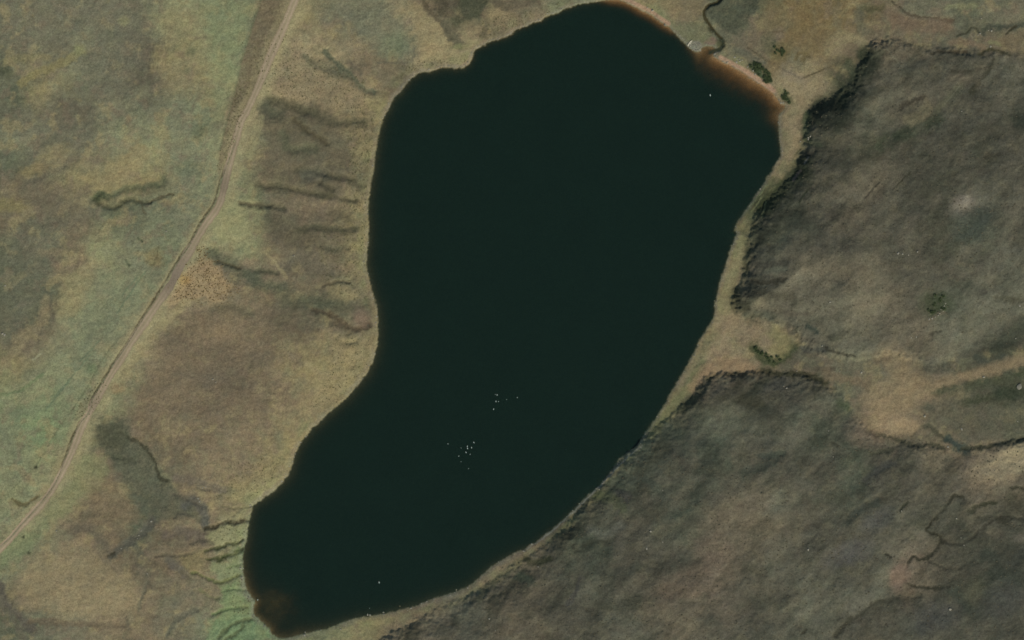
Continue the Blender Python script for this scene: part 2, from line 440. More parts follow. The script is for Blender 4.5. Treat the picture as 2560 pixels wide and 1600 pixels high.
blob(z1((560, 440))[0], 20, 8, (112, 116, 76), .6)
stroke(z1((870, -20), (980, 60), (1180, 20), (1290, -20)), 20, (86, 82, 66), .6)
stroke(z1((1300, 0), (1330, 80)), 8, (96, 86, 68), .6)
area(cB((250, 600), (500, 480), (760, 560), (900, 660), (880, 800), (640, 780), (420, 720), (220, 680)), (134, 120, 92), .75, 14)
area(cB((200, 700), (430, 750), (600, 790), (760, 860), (690, 960), (760, 1060), (720, 1180), (740, 1390), (560, 1370), (380, 1340), (220, 1300), (150, 1200),
         (210, 1080), (190, 950), (130, 830)), (96, 90, 72), .75, 14)
for p, w, c in (((210, 700), (300, 720), (400, 750), (450, 780)), 14, (78, 76, 58)), (((480, 780), (560, 810), (660, 850), (860, 850)), 12, (82, 80, 62)), \
        (((380, 840), (480, 920), (560, 970), (600, 1000)), 9, (78, 72, 54)), (((300, 940), (350, 1040), (520, 1030)), 14, (86, 88, 68)), \
        (((400, 1190), (520, 1190), (640, 1230), (760, 1250), (840, 1300)), 9, (76, 74, 58)), (((560, 1280), (640, 1330)), 9, (76, 74, 58)), \
        (((120, 1300), (300, 1310), (420, 1340), (560, 1360), (700, 1390), (800, 1400)), 9, (78, 76, 58)), (((0, 1420), (130, 1440), (200, 1440)), 7, (84, 78, 60)), \
        (((160, 740), (200, 780), (260, 800)), 22, (76, 80, 64)), (((450, 1230), (560, 1220)), 20, (88, 88, 74)):
    stroke(cB(*p), w * 1.6, c, .66, 1.0, -1.25)
area(cB((220, 1380), (480, 1370), (720, 1420), (640, 1512), (260, 1512)), (126, 112, 90), .5, 14)
stroke(cB((140, 830), (110, 950), (60, 1080)), 22, (134, 128, 94), .6)
area(cF((560, 60), (1080, 60), (1120, 200), (1090, 320), (900, 480), (640, 400), (560, 250)), (98, 90, 73), .5, 22)
for p, w, c, s in (((450, 25), (540, 35), (640, 60)), 9, (80, 80, 62), .7), (((560, 120), (620, 190), (720, 240), (800, 260)), 30, (84, 80, 64), .6), \
        (((760, 205), (880, 190), (980, 205), (1100, 210), (1150, 195)), 10, (74, 74, 58), .85), (((980, 90), (1060, 95), (1090, 130)), 18, (88, 82, 64), .6), \
        (((130, 370), (200, 420), (300, 450), (380, 500), (440, 560), (520, 600), (620, 610)), 17, (82, 86, 68), .85), \
        (((180, 430), (260, 455), (330, 480)), 5, (66, 62, 46), .8), (((430, 490), (520, 500), (590, 510)), 8, (74, 76, 60), .8), \
        (((900, 320), (1000, 340), (1080, 330)), 12, (84, 84, 66), .6), (((640, 450), (760, 420), (860, 470), (960, 480)), 26, (92, 90, 76), .6), \
        (((920, 600), (1020, 570), (1100, 575)), 5, (80, 74, 58), .8), (((700, 720), (900, 715), (1050, 730), (1200, 730)), 26, (84, 84, 66), .75), \
        (((840, 770), (940, 790), (1020, 830), (1100, 890), (1170, 905), (1240, 870)), 8, (76, 66, 52), .85), \
        (((560, 800), (700, 860), (800, 870)), 36, (92, 86, 70), .6), (((980, 860), (1060, 880), (1090, 930)), 12, (88, 78, 62), .6), \
        (((1010, 960), (1060, 1000), (1140, 990)), 8, (112, 104, 78), .6), (((150, 760), (250, 740), (400, 790)), 16, (88, 86, 68), .6):
    stroke(cF(*p), w * 1.5, c, s * .8, 1.0, -1.0)
stroke(cF((520, 380), (580, 430), (620, 490), (670, 540)), 8, (130, 120, 90), .8)
blob(cF((1180, 820))[0], 20, 22, (118, 100, 86), .7)
blob(cF((400, 450))[0], 24, 14, (124, 108, 90), .5)
area(cF((920, 600), (1120, 590), (1180, 680), (1100, 700), (930, 660)), (132, 122, 88), .6, 10)
area(cF((980, 940), (1150, 960), (1270, 960), (1270, 1080), (1200, 1200), (1040, 1360), (900, 1460), (780, 1512), (700, 1450), (900, 1300), (1000, 1140)), (134, 123, 90), .7, 16)
stroke(cF((800, 1140), (880, 1200), (1000, 1240)), 12, (138, 126, 94), .5)
# the south-west
area(cG((620, 100), (800, 80), (880, 200), (980, 290), (1020, 400), (1080, 470), (1160, 560), (1250, 620), (1350, 700), (1360, 790), (1280, 740), (1180, 700),
         (1100, 740), (1000, 760), (940, 660), (860, 560), (760, 430), (740, 340), (640, 250)), (84, 86, 70), .85, 9)
blob(cG((730, 180))[0], 42, 34, (72, 74, 58), .8, 30)
for p, w, c, s in (((830, 190), (930, 240), (1000, 340), (1040, 450), (1090, 480)), 8, (64, 64, 50), .8), (((700, 300), (800, 330), (880, 350)), 12, (70, 74, 58), .5), \
        (((720, 965), (790, 910), (870, 860), (960, 790), (995, 730)), 20, (80, 80, 70), .8), (((700, 965), (750, 940)), 7, (60, 58, 46), .8), \
        (((1130, 720), (1180, 690), (1240, 700)), 7, (78, 76, 64), .8), (((1210, 640), (1260, 600), (1330, 680), (1340, 760)), 24, (84, 84, 76), .75), \
        (((480, 800), (560, 780), (660, 850), (700, 930)), 24, (92, 86, 72), .6), (((540, 700), (620, 680), (720, 690)), 24, (98, 90, 72), .6), \
        (((0, 1150), (40, 1270), (120, 1350), (180, 1410), (220, 1440)), 24, (86, 82, 72), .8), (((0, 1260), (100, 1400), (160, 1512)), 14, (94, 90, 76), .6), \
        (((200, 1385), (400, 1395), (600, 1410), (800, 1425)), 16, (102, 92, 74), .75), (((960, 1130), (930, 1220), (900, 1320)), 9, (92, 90, 74), .75), \
        (((640, 1030), (660, 1100)), 12, (94, 90, 76), .6), (((820, 1370), (840, 1440)), 8, (98, 92, 76), .6), \
        (((1090, 1490), (1140, 1390), (1220, 1340), (1280, 1320)), 11, (90, 90, 76), .7), (((80, 595), (130, 625), (200, 612), (245, 575)), 8, (96, 90, 62), .85), \
        (((1140, 460), (1280, 480), (1440, 540)), 20, (98, 92, 80), .6), (((1080, 830), (1200, 800), (1320, 850)), 26, (94, 86, 76), .6), \
        (((1090, 990), (1150, 1040), (1200, 1080)), 18, (94, 90, 80), .6), (((640, 950), (740, 1040)), 8, (90, 84, 72), .5), \
        (((1280, 520), (1360, 540)), 6, (80, 76, 66), .6):
    stroke(cG(*p), w, c, s, .7, -.4)
area(cG((560, 280), (690, 330), (720, 420), (640, 520), (480, 640), (330, 760), (200, 900), (60, 1020), (0, 1040), (0, 960), (250, 720), (440, 480)), (120, 124, 88), .65, 12)
area(cG((0, 880), (120, 820), (260, 830), (160, 980), (0, 1080)), (110, 122, 88), .55, 12)
area(cG((560, 480), (700, 440), (860, 580), (930, 700), (800, 780), (620, 740)), (118, 104, 80), .55, 14)
area(cG((200, 960), (600, 960), (900, 1120), (880, 1330), (500, 1370), (180, 1300), (80, 1150)), (133, 121, 92), .75, 24)
area(cG((1340, 800), (1500, 760), (1600, 770), (1580, 860), (1440, 900), (1360, 890)), (130, 130, 94), .8, 7)
area(cG((1380, 1000), (1480, 1000), (1580, 960), (1560, 1100), (1430, 1120), (1370, 1080)), (120, 130, 94), .8, 8)
area(cG((1420, 1150), (1570, 1120), (1560, 1200), (1640, 1290), (1640, 1360), (1400, 1420), (1450, 1290)), (112, 128, 88), .85, 9)
area(cG((1380, 1400), (1640, 1340), (1700, 1400), (1760, 1512), (1360, 1530)), (104, 126, 90), .85, 9)
area(cG((1180, 960), (1330, 940), (1360, 1060), (1280, 1080), (1200, 1050)), (122, 112, 76), .6, 9)
for p, w, c in (((240, 310), (330, 300), (420, 280), (530, 230), (640, 190), (730, 185), (800, 215), (900, 185), (1060, 180)), 9, (66, 62, 46)), \
        (((240, 750), (350, 710), (430, 680), (540, 680), (640, 620), (760, 600), (860, 580), (950, 520)), 8, (68, 72, 46)), \
        (((300, 890), (400, 880), (520, 905), (640, 830), (740, 830), (830, 790), (880, 720), (960, 705)), 11, (62, 70, 42)), \
        (((0, 1150), (100, 1160), (240, 1240), (380, 1290), (480, 1330), (640, 1315), (740, 1270), (880, 1200)), 8, (92, 98, 62)):
    stroke(zg(*p), w, c, .8, .75, -1.2, patchy=.3)
for p, w, c in (((1380, 1350), (1480, 1310), (1610, 1300)), 7, (90, 106, 70)), (((1420, 1500), (1480, 1440), (1540, 1400), (1640, 1375)), 9, (80, 90, 62)), \
        (((1470, 1510), (1560, 1450), (1590, 1400)), 8, (84, 96, 66)):
    stroke(cG(*p), w, c, .75, .8, -.9)
for p, w, c in (((1450, 640), (1540, 655), (1640, 640)), 5, (98, 94, 68)), (((1240, 885), (1320, 862), (1390, 882)), 6, (84, 80, 66)), (((1480, 1050), (1570, 1015)), 5, (92, 106, 70)), \
        (((1440, 1200), (1520, 1180), (1590, 1190)), 5, (96, 112, 76)), (((1010, 965), (1090, 955), (1160, 965), (1240, 950)), 7, (88, 82, 66)), (((1300, 1180), (1360, 1230), (1420, 1240)), 7, (102, 104, 74)), \
        (((1180, 1060), (1240, 1110), (1300, 1120)), 7, (96, 90, 70)), (((1130, 560), (1230, 600), (1310, 640)), 8, (84, 80, 68)):
    stroke(cG(*p), w, c, .6, .9, -.6)
for p in ((155, 840), (190, 940), (235, 385)):
    blob(cG(p)[0], 4.5, 4.5, (58, 62, 46), .85, dz=-.3)
# the north-east
area(cC((1130, -60), (1510, -60), (1490, 110), (1400, 230), (1250, 300), (1150, 260), (1010, 180), (1020, 80)), (74, 78, 63), .85, 8)
area(cC((620, 100), (780, 20), (960, -20), (990, 60), (960, 160), (860, 200), (720, 170)), (118, 106, 80), .6, 14)
area(cC((660, 230), (800, 200), (1020, 210), (1040, 330), (960, 400), (850, 420), (760, 340)), (104, 106, 80), .75, 9)
area(z2((900, 780), (1100, 760), (1180, 860), (1120, 950), (1050, 960), (930, 860)), (122, 120, 106), .85, 4, .4)
area(z2((1200, 780), (1360, 680), (1460, 760), (1420, 840), (1300, 850)), (112, 92, 80), .85, 4, .4)
area(cC((1400, 460), (1640, 600), (1620, 690), (1400, 580), (1250, 520), (1200, 440)), (86, 88, 74), .7, 9)
area(cC((1400, 600), (1480, 580), (1600, 680), (1620, 770), (1560, 775), (1480, 690)), (58, 70, 50), .85, 5, .5)
area(cC((1640, 620), (1730, 650), (1910, 750), (2117, 665), (2117, 900), (1950, 1010), (1930, 1120), (1720, 1100), (1760, 1000), (1820, 930), (1640, 770)), (132, 120, 92), .75, 6, .5)
blob(cC((1690, 480))[0], 26, 22, (72, 80, 58), .85)
blob(cC((1590, 390))[0], 20, 20, (86, 88, 68), .7)
blob(cC((1700, 330))[0], 16, 18, (120, 108, 92), .75)
blob(z2((1530, 830))[0], 11, 15, (46, 50, 36), .9)
blob(z2((1330, 560))[0], 6, 10, (56, 58, 42), .8, -35)
stroke(cC((1640, 300), (1700, 290), (1760, 330), (1760, 400)), 5, (92, 80, 64), .6)
blob(cC((1760, 920))[0], 17, 11, (66, 68, 50), .9, 50)
area(cC((1480, 250), (1600, 100), (1900, 60), (2117, 100), (2117, 560), (1900, 560), (1800, 420)), (112, 98, 70), .5, 20)
for p, w, c, s in (((1400, 450), (1560, 560), (1720, 650), (1905, 745)), 4, (84, 78, 58), .7), (((1905, 745), (2010, 700), (2117, 655)), 4, (88, 80, 58), .7), \
        (((1850, 560), (1880, 500), (1930, 500)), 10, (98, 88, 60), .6):
    stroke(cC(*p), w, c, s, .5, 0, False, False, .2)
stroke(cD((290, 550), (420, 495), (560, 440), (640, 405)), 3.5, (90, 82, 60), .6, .5, 0, False, False, .2)
blob(cC((1800, 700))[0], 46, 12, (128, 118, 100), .5, 27)
for p, w, c, s in (((100, 470), (180, 330), (300, 180), (330, 80)), 40, (112, 96, 64), .5), (((300, 420), (330, 380)), 14, (92, 82, 54), .6), \
        (((700, 60), (690, 150), (740, 220)), 26, (92, 92, 74), .6), (((720, 60), (830, 60), (860, 50)), 16, (84, 82, 58), .6), \
        (((930, 10), (1000, 70), (1080, 110), (1200, 125), (1350, 145)), 6, (70, 66, 52), .8), (((1380, 250), (1440, 230), (1490, 190), (1530, 230)), 5, (66, 66, 52), .85), \
        (((1560, 230), (1600, 190), (1720, 185), (1790, 180), (1848, 165)), 14, (70, 74, 62), .75), (((1720, 240), (1790, 180)), 5, (58, 56, 42), .8), \
        (((1210, 375), (1260, 360), (1340, 362), (1430, 367)), 8, (76, 68, 52), .75), (((1530, 385), (1600, 345), (1690, 362), (1750, 385)), 8, (68, 66, 48), .8), \
        (((950, 130), (1100, 170), (1300, 180)), 40, (112, 94, 76), .6), (((1340, 300), (1420, 290), (1560, 330)), 16, (116, 100, 80), .6), \
        (((1700, 290), (1848, 250)), 26, (112, 100, 76), .6), (((1320, 50), (1500, 40)), 14, (120, 122, 90), .6), (((1610, 290), (1680, 310)), 10, (116, 116, 82), .6), \
        (((560, 250), (700, 280), (740, 340)), 26, (128, 120, 90), .6):
    stroke(cD(*p), w, c, s, .7, -.25)
# east hill; dark crag bands mix real green cover with painted slope shade
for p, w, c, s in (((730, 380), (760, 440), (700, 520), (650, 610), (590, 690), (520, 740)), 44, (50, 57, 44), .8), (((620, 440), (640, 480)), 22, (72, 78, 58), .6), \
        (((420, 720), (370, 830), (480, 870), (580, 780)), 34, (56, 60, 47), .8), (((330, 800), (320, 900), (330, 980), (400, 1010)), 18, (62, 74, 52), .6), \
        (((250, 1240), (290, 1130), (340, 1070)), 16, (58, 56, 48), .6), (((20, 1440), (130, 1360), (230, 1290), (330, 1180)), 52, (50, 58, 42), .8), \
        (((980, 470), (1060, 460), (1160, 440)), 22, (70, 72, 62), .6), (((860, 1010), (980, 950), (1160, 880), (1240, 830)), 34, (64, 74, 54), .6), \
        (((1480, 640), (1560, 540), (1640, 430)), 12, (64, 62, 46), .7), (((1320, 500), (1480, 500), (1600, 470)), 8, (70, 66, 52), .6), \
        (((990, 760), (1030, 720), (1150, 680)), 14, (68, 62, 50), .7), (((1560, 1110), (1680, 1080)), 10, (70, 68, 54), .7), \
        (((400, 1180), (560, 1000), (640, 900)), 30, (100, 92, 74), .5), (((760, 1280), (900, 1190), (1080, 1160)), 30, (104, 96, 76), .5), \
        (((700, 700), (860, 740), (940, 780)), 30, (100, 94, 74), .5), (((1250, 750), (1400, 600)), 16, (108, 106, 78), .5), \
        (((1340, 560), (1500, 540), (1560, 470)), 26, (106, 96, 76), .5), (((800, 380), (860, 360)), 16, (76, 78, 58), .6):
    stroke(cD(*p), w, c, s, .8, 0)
for p, w, c in (((1370, 500), (1200, 720)), 3.2, (78, 76, 56)), (((1300, 560), (1150, 750)), 3, (84, 82, 60)), (((1340, 520), (1230, 690)), 3, (80, 78, 56)), \
        (((1260, 640), (1100, 800)), 3, (78, 76, 54)), (((1180, 800), (1090, 960)), 4, (62, 68, 46)), (((1100, 880), (960, 1080)), 5, (60, 66, 44)), (((1050, 840), (850, 1100)), 4, (112, 118, 86)), \
        (((1000, 960), (900, 1100)), 3, (104, 108, 76)), (((1040, 1000), (1000, 1140)), 3, (98, 102, 70)), (((1000, 900), (800, 1170)), 3, (76, 82, 58)), (((1440, 580), (1400, 640)), 3.5, (110, 106, 96)), \
        (((1360, 700), (1300, 790)), 6, (96, 86, 78)), (((1480, 820), (1340, 1020)), 5, (50, 58, 42)), (((1560, 800), (1420, 980)), 4, (64, 66, 54)), (((2100, 820), (1960, 980)), 4, (66, 62, 52)), \
        (((2400, 720), (2240, 880)), 4, (62, 60, 46)):
    stroke(z4(*p), w, c, .75, .6)
for p in (((1290, 730), (1400, 600)), ((1320, 730), (1420, 610)), ((1345, 725), (1435, 620)), ((880, 330), (970, 440))):
    stroke(cD(*p), 2.6, (118, 114, 90), .6, .5)
# broken dark heather and paler grass on the hills, drawn out along the grain of the rock; darkened further near the hill edges
nH = fbm(U / 1.8, V, 52, 5, 521, .6)
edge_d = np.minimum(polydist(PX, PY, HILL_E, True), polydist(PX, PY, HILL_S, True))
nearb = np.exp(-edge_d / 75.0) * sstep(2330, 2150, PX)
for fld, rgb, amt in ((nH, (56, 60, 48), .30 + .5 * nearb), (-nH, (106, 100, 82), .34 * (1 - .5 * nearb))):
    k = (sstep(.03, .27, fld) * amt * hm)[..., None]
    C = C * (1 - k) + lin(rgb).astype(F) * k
area(cD((1000, 830), (1080, 770), (1170, 700), (1210, 750), (1160, 820), (1060, 880)), (122, 112, 82), .75, 7)
blob(cD((1810, 850))[0], 26, 24, (60, 66, 54), .8)
blob(cD((1420, 1420))[0], 23, 15, (150, 136, 116), .85, -10)
blob(cD((1420, 1440))[0], 40, 28, (112, 104, 92), .5, -20)
blob(cD((1560, 1500))[0], 40, 26, (64, 70, 62), .7)
blob(cK((1960, 200))[0], 50, 34, (66, 74, 64), .7)
blob(cK((1720, 700))[0], 38, 30, (62, 72, 48), .85)
area(cK((700, 260), (1000, 280), (1300, 380), (1700, 420), (1600, 800), (1200, 900), (800, 760), (520, 520), (560, 400)), (106, 98, 79), .45, 40)
for p, w, c, s in (((430, 300), (450, 400), (440, 500)), 18, (70, 72, 54), .7), (((520, 440), (620, 440), (700, 420)), 18, (78, 76, 64), .75), \
        (((480, 545), (580, 560), (640, 545), (700, 540)), 10, (70, 66, 52), .8), (((360, 620), (370, 700), (430, 730)), 30, (64, 64, 48), .8), \
        (((450, 620), (600, 640), (760, 660)), 20, (82, 78, 62), .6), (((450, 780), (540, 770), (620, 790)), 22, (80, 82, 66), .7), (((680, 760), (860, 770)), 12, (84, 78, 64), .6), \
        (((600, 480), (700, 465)), 14, (110, 112, 90), .5), (((860, 850), (920, 880)), 12, (60, 68, 58), .8), (((830, 1010), (900, 1015), (980, 1000)), 16, (66, 68, 62), .75), \
        (((980, 1000), (1060, 1030), (1180, 1055)), 6, (64, 62, 50), .8), (((1320, 1080), (1390, 1068)), 12, (72, 68, 54), .75), (((920, 1140), (1040, 1140)), 8, (82, 76, 62), .6), \
        (((490, 980), (540, 1050), (620, 1095), (700, 1065), (760, 1000)), 24, (62, 70, 48), .9), (((1690, 900), (1760, 885)), 7, (76, 72, 58), .7), \
        (((190, 1200), (250, 1175), (400, 1172), (560, 1152), (650, 1172), (780, 1172), (900, 1195), (980, 1235)), 15, (62, 62, 46), .8), \
        (((190, 1215), (100, 1330), (0, 1420)), 26, (66, 70, 52), .6), (((420, 1350), (520, 1360)), 26, (72, 70, 54), .7), (((600, 1280), (700, 1220)), 30, (84, 82, 74), .5), \
        (((2010, 1070), (2120, 1110), (2180, 1060)), 24, (66, 70, 60), .75), (((2130, 1000), (2240, 930), (2300, 860)), 40, (68, 72, 58), .75), \
        (((1560, 1120), (1700, 1140), (1800, 1120)), 26, (76, 76, 64), .7), (((1960, 1260), (2060, 1240), (2180, 1225), (2330, 1180)), 28, (58, 66, 48), .85), \
        (((2150, 1290), (2230, 1310), (2330, 1330)), 24, (56, 66, 56), .8), (((1720, 1290), (1840, 1270)), 20, (70, 74, 56), .7), (((1640, 1390), (1700, 1400)), 16, (76, 82, 66), .6), \
        (((1080, 1370), (1120, 1400)), 22, (70, 80, 58), .6), (((2120, 660), (2330, 680)), 12, (82, 80, 62), .6), (((2030, 610), (2060, 620)), 14, (80, 76, 66), .6):
    stroke(cK(*p), w, c, s, .7, -.25)  # long dark bands on the south hill's edge paint its north-facing shade
for p, w, c, s in (((300, 820), (420, 880), (560, 900)), 44, (136, 120, 94), .6), (((160, 1160), (330, 1120), (480, 1130)), 34, (134, 114, 88), .75), \
        (((300, 300), (370, 420), (300, 560), (290, 700), (270, 820)), 0.1, (130, 124, 92), 0), (((1440, 1060), (1500, 1150), (1480, 1250), (1360, 1330)), 70, (130, 116, 89), .75), \
        (((1600, 1240), (1560, 1330), (1400, 1420)), 64, (134, 118, 90), .7), (((1620, 1260), (1750, 1235), (1900, 1195), (2100, 1145), (2330, 1075)), 26, (128, 113, 87), .85), \
        (((1260, 1240), (1120, 1210), (1000, 1180)), 24, (116, 102, 80), .6), (((1300, 1090), (1420, 1060), (1560, 940), (1650, 830), (1780, 760)), 9, (116, 104, 82), .6), \
        (((640, 900), (700, 960), (660, 1030)), 36, (124, 118, 82), .7), (((1540, 1100), (1700, 1220)), 12, (110, 100, 80), .6):
    if s:
        stroke(cK(*p), w, c, s, .8)
# strip along the east shore
stroke(z4((1330, 150), (1280, 300), (1300, 400), (1240, 560), (1150, 720)), 30, (134, 121, 93), .8)
stroke(z5((1330, 150), (1310, 280), (1280, 420), (1230, 560), (1180, 680), (1170, 830)), 26, (124, 118, 86), .75)
stroke(z6((1350, 250), (1260, 400), (1150, 560), (1060, 680), (960, 830), (860, 960)), 20, (108, 108, 76), .7)
stroke(z6((1500, 250), (1350, 330), (1260, 480)), 26, (128, 110, 84), .6)
# south-east
for p, w, c, s in (((830, 115), (930, 130), (1040, 160), (1160, 205), (1280, 195), (1350, 225)), 11, (68, 68, 54), .75), \
        (((1130, 130), (1180, 85), (1250, 65), (1320, 130), (1380, 160)), 10, (70, 70, 56), .7), (((1370, 150), (1440, 200), (1500, 230)), 24, (54, 66, 60), .85), \
        (((1480, 220), (1580, 215), (1700, 195), (1890, 150)), 10, (58, 60, 46), .85), \
        (((1480, 550), (1410, 540), (1370, 600), (1320, 650), (1270, 710), (1230, 775), (1290, 800), (1330, 830), (1300, 890), (1240, 950), (1180, 970), (1130, 945), (1100, 1000),
          (1070, 1070), (1100, 1130), (1170, 1150), (1260, 1160), (1370, 1150)), 8, (60, 58, 44), .9), \
        (((1330, 830), (1380, 860), (1450, 860), (1520, 830), (1600, 760), (1680, 700), (1760, 680), (1890, 700)), 8, (64, 62, 50), .75), \
        (((1240, 980), (1400, 1030), (1520, 980)), 7, (66, 64, 50), .7), (((610, 1480), (680, 1400), (780, 1330), (880, 1260), (1000, 1230), (1180, 1210)), 12, (68, 66, 52), .75), \
        (((700, 710), (780, 635), (900, 580)), 18, (68, 72, 62), .75), (((820, 430), (960, 330), (1010, 320)), 18, (76, 76, 70), .6), (((1500, 650), (1600, 600), (1700, 580)), 12, (64, 66, 48), .7), \
        (((1560, 700), (1700, 690), (1800, 740)), 16, (70, 68, 54), .6), (((1640, 950), (1700, 1060), (1820, 1080)), 46, (58, 66, 54), .75), (((1420, 1180), (1500, 1280), (1560, 1350)), 26, (64, 72, 58), .7), \
        (((1800, 480), (1890, 490)), 8, (66, 64, 48), .7), (((1800, 560), (1890, 640)), 30, (74, 72, 56), .6), (((900, 1300), (1100, 1220), (1200, 1300)), 30, (76, 74, 60), .6), \
        (((100, 270), (200, 260), (260, 250)), 14, (68, 76, 66), .6), (((0, 380), (140, 330), (240, 260)), 24, (74, 80, 66), .5), (((860, 250), (1000, 230)), 14, (76, 76, 58), .6), \
        (((1050, 630), (1100, 580)), 9, (62, 66, 50), .8), (((950, 930), (980, 950)), 7, (60, 58, 46), .8), (((600, 180), (630, 200)), 8, (70, 68, 54), .7), (((380, 1470), (410, 1440)), 7, (58, 56, 44), .85), \
        (((1880, 900), (1800, 1000)), 26, (64, 68, 60), .7), (((470, 730), (500, 740)), 14, (72, 70, 58), .6):
    stroke(cL(*p), w, c, s, .65, -.4)
for p, rx, ry, c, s, a in ((1700, 350), 60, 32, (138, 120, 88), .8, -20), ((1840, 290), 34, 30, (146, 130, 94), .6, -30), ((1600, 470), 40, 22, (120, 104, 82), .6, 0), \
        ((1040, 1080), 22, 34, (120, 98, 80), .8, 15), ((1100, 1190), 22, 16, (124, 104, 78), .6, 0), ((800, 140), 34, 26, (122, 104, 84), .6, 0), ((1000, 60), 60, 24, (134, 118, 90), .75, 10), \
        ((760, 1260), 46, 20, (114, 110, 92), .7, -28), ((1380, 1060), 40, 16, (110, 98, 76), .6, 0), ((1280, 1360), 60, 34, (94, 92, 90), .6, -20), ((1740, 1250), 60, 40, (78, 80, 78), .6, -30), \
        ((1860, 820), 20, 10, (124, 112, 96), .6, 0), ((1700, 800), 26, 14, (110, 100, 80), .6, 20), ((900, 700), 40, 26, (92, 92, 88), .5, -30), ((700, 930), 60, 26, (92, 90, 88), .5, -20), \
        ((1580, 1020), 30, 12, (108, 98, 78), .6, -20), ((1540, 1180), 22, 30, (108, 104, 72), .5, 20), ((30, 700), 50, 40, (112, 100, 78), .5, 0), ((1350, 640), 60, 26, (92, 90, 72), .5, 0):
    blob(cL(p)[0], rx, ry, c, s, a)
for p, w, c, s in (((1430, 700), (1560, 760), (1730, 740), (1820, 860)), 0.1, (0, 0, 0), 0), (((1700, 830), (1740, 930), (1560, 1060), (1400, 1150)), 56, (116, 98, 80), .5), \
        (((1750, 600), (1900, 560), (2117, 440)), 40, (114, 102, 82), .5), (((1050, 400), (1120, 430), (1060, 480)), 20, (66, 64, 62), .6), (((1180, 290), (1260, 300), (1350, 390)), 22, (70, 78, 66), .6), \
        (((880, 420), (1000, 440), (1080, 520)), 24, (86, 92, 60), .5), (((780, 790), (860, 760), (960, 770)), 14, (66, 68, 54), .7), (((800, 880), (960, 990), (1180, 960)), 26, (74, 76, 64), .5), \
        (((340, 900), (420, 930), (520, 900)), 16, (62, 66, 44), .7), (((300, 1030), (380, 1060)), 24, (66, 78, 62), .6), (((660, 1250), (720, 1150), (760, 1050)), 14, (76, 74, 70), .6), \
        (((880, 1240), (1060, 1250), (1180, 1200)), 26, (76, 76, 60), .6), (((840, 680), (960, 720), (1060, 640)), 20, (106, 106, 92), .5), (((0, 1200), (80, 1100), (300, 930)), 18, (100, 98, 72), .6), \
        (((1200, 260), (1260, 180), (1400, 60)), 26, (74, 74, 58), .5), (((1380, 420), (1520, 320)), 24, (76, 80, 66), .5), (((1400, 800), (1560, 640), (1700, 560)), 22, (80, 80, 66), .5):
    if s:
        stroke(cJ(*p), w, c, s, .8)
area(cI((1480, 120), (1700, 20), (1800, 160), (1620, 480), (1440, 640), (1500, 400)), (84, 88, 72), .0, 20)
area(cL((1240, 930), (1500, 850), (1900, 700), (1900, 1530), (720, 1530), (800, 1350), (1050, 1230), (1300, 1180)), (74, 75, 64), .45, 30)
area([(2345, 1000), (2400, 972), (2480, 955), (2620, 930), (2620, 1085), (2500, 1100), (2420, 1105), (2340, 1065), (2290, 1015)], (88, 87, 72), .7, 26)
blob((2520, 985), 46, 24, (52, 60, 46), .9, -12)
blob((2440, 1000), 40, 10, (62, 68, 50), .7, -12)
for p, rx, ry, c, a in ((1720, 350), 64, 32, (172, 150, 112), -18), ((1850, 290), 40, 28, (184, 163, 120), -30), ((1040, 1080), 22, 34, (134, 110, 90), 15), ((1050, 60), 50, 22, (150, 130, 100), 10):
    blob(cL(p)[0], rx, ry, c, .75, a)
# shingle round the shore, sand at the two beaches
shing = (1 - sstep(.6 + .7 * west, 2.6 + 2.2 * west, sd + nE * 1.2)) * np.clip(.55 + nA * 1.0 + nC * .5, 0.1, .9)
k = (shing * .6 * (sd > -2))[..., None]
C = C * (1 - k) + lin((116, 114, 98)).astype(F) * k
# a green fringe at the foot of the bank
k = ((sstep(1.5, 4, sd) * (1 - sstep(5, 12, sd))) * (1 - hill) * np.clip(.2 + nB, 0, .5))[..., None]
C = C * (1 - k) + lin((116, 120, 84)).astype(F) * k
stroke(cI((1420, 600), (1290, 700), (1200, 800), (1060, 940), (960, 1040), (860, 1130), (720, 1250), (600, 1330)), 3.2, (122, 122, 110), .6, .5)
for pts in (BEACH_N, BEACH_E):
    up = [(p[0] + 2.5, p[1] - 4) for p in pts]
    stroke(up, 11, (150, 125, 102), .95, .4, 0, True, False, .1)

# loch bed
bN = np.exp(-(polydist(PX, PY, BEACH_N) / 26.0) ** 2)
bE = np.exp(-(polydist(PX, PY, [(p[0] - 8, p[1] + 16) for p in BEACH_E]) / 66.0) ** 2)
bS = np.exp(-(((PX + nA * 22 - 690) / 78.0) ** 2 + ((PY + nB * 22 - 1510) / 86.0) ** 2))
bM = np.exp(-(polydist(PX, PY, z2((1250, 850), (1400, 950), (1300, 1150))) / 30.0) ** 2)
bW = np.exp(-(((PX - 960) / 70.0) ** 2 + ((PY - 620) / 420.0) ** 2))
sandy = np.clip(np.maximum.reduce([bN * .9, bE, bS * .55, bM * .5]), 0, 1)
dw = np.maximum(-sd, 0)
dep = 14.0 * (1 - np.exp(-dw / (20.0 + 30.0 * west)))
shoal = np.maximum.reduce([.10 * dw ** 0.9 * bN / .9, bE * 0 , bS * 0])
dep_s = np.where(bE > bN, .27 * dw ** .87, .42 * dw ** .9)
dep_s = np.where(bS > .05, np.minimum(.3 * dw, 1.35) + 2.1 * (1 - bS), dep_s)
sw = sstep(.02, .6, sandy)
dep = dep * (1 - sw) + np.minimum(dep_s, dep) * sw
dep = dep * (1 + (nA * .35 + nC * .3) * sw)
Z = np.where(water, -dep, Z)
sand = lin((160, 128, 93)); silt = lin((54, 51, 38))
bed = (silt[None, None] * (1 - sandy[..., None]) + sand[None, None] * sandy[..., None])
ks = np.maximum(bS * (bS > .02), bM * .8 * (bM > .02) * (1 - bE))[..., None]
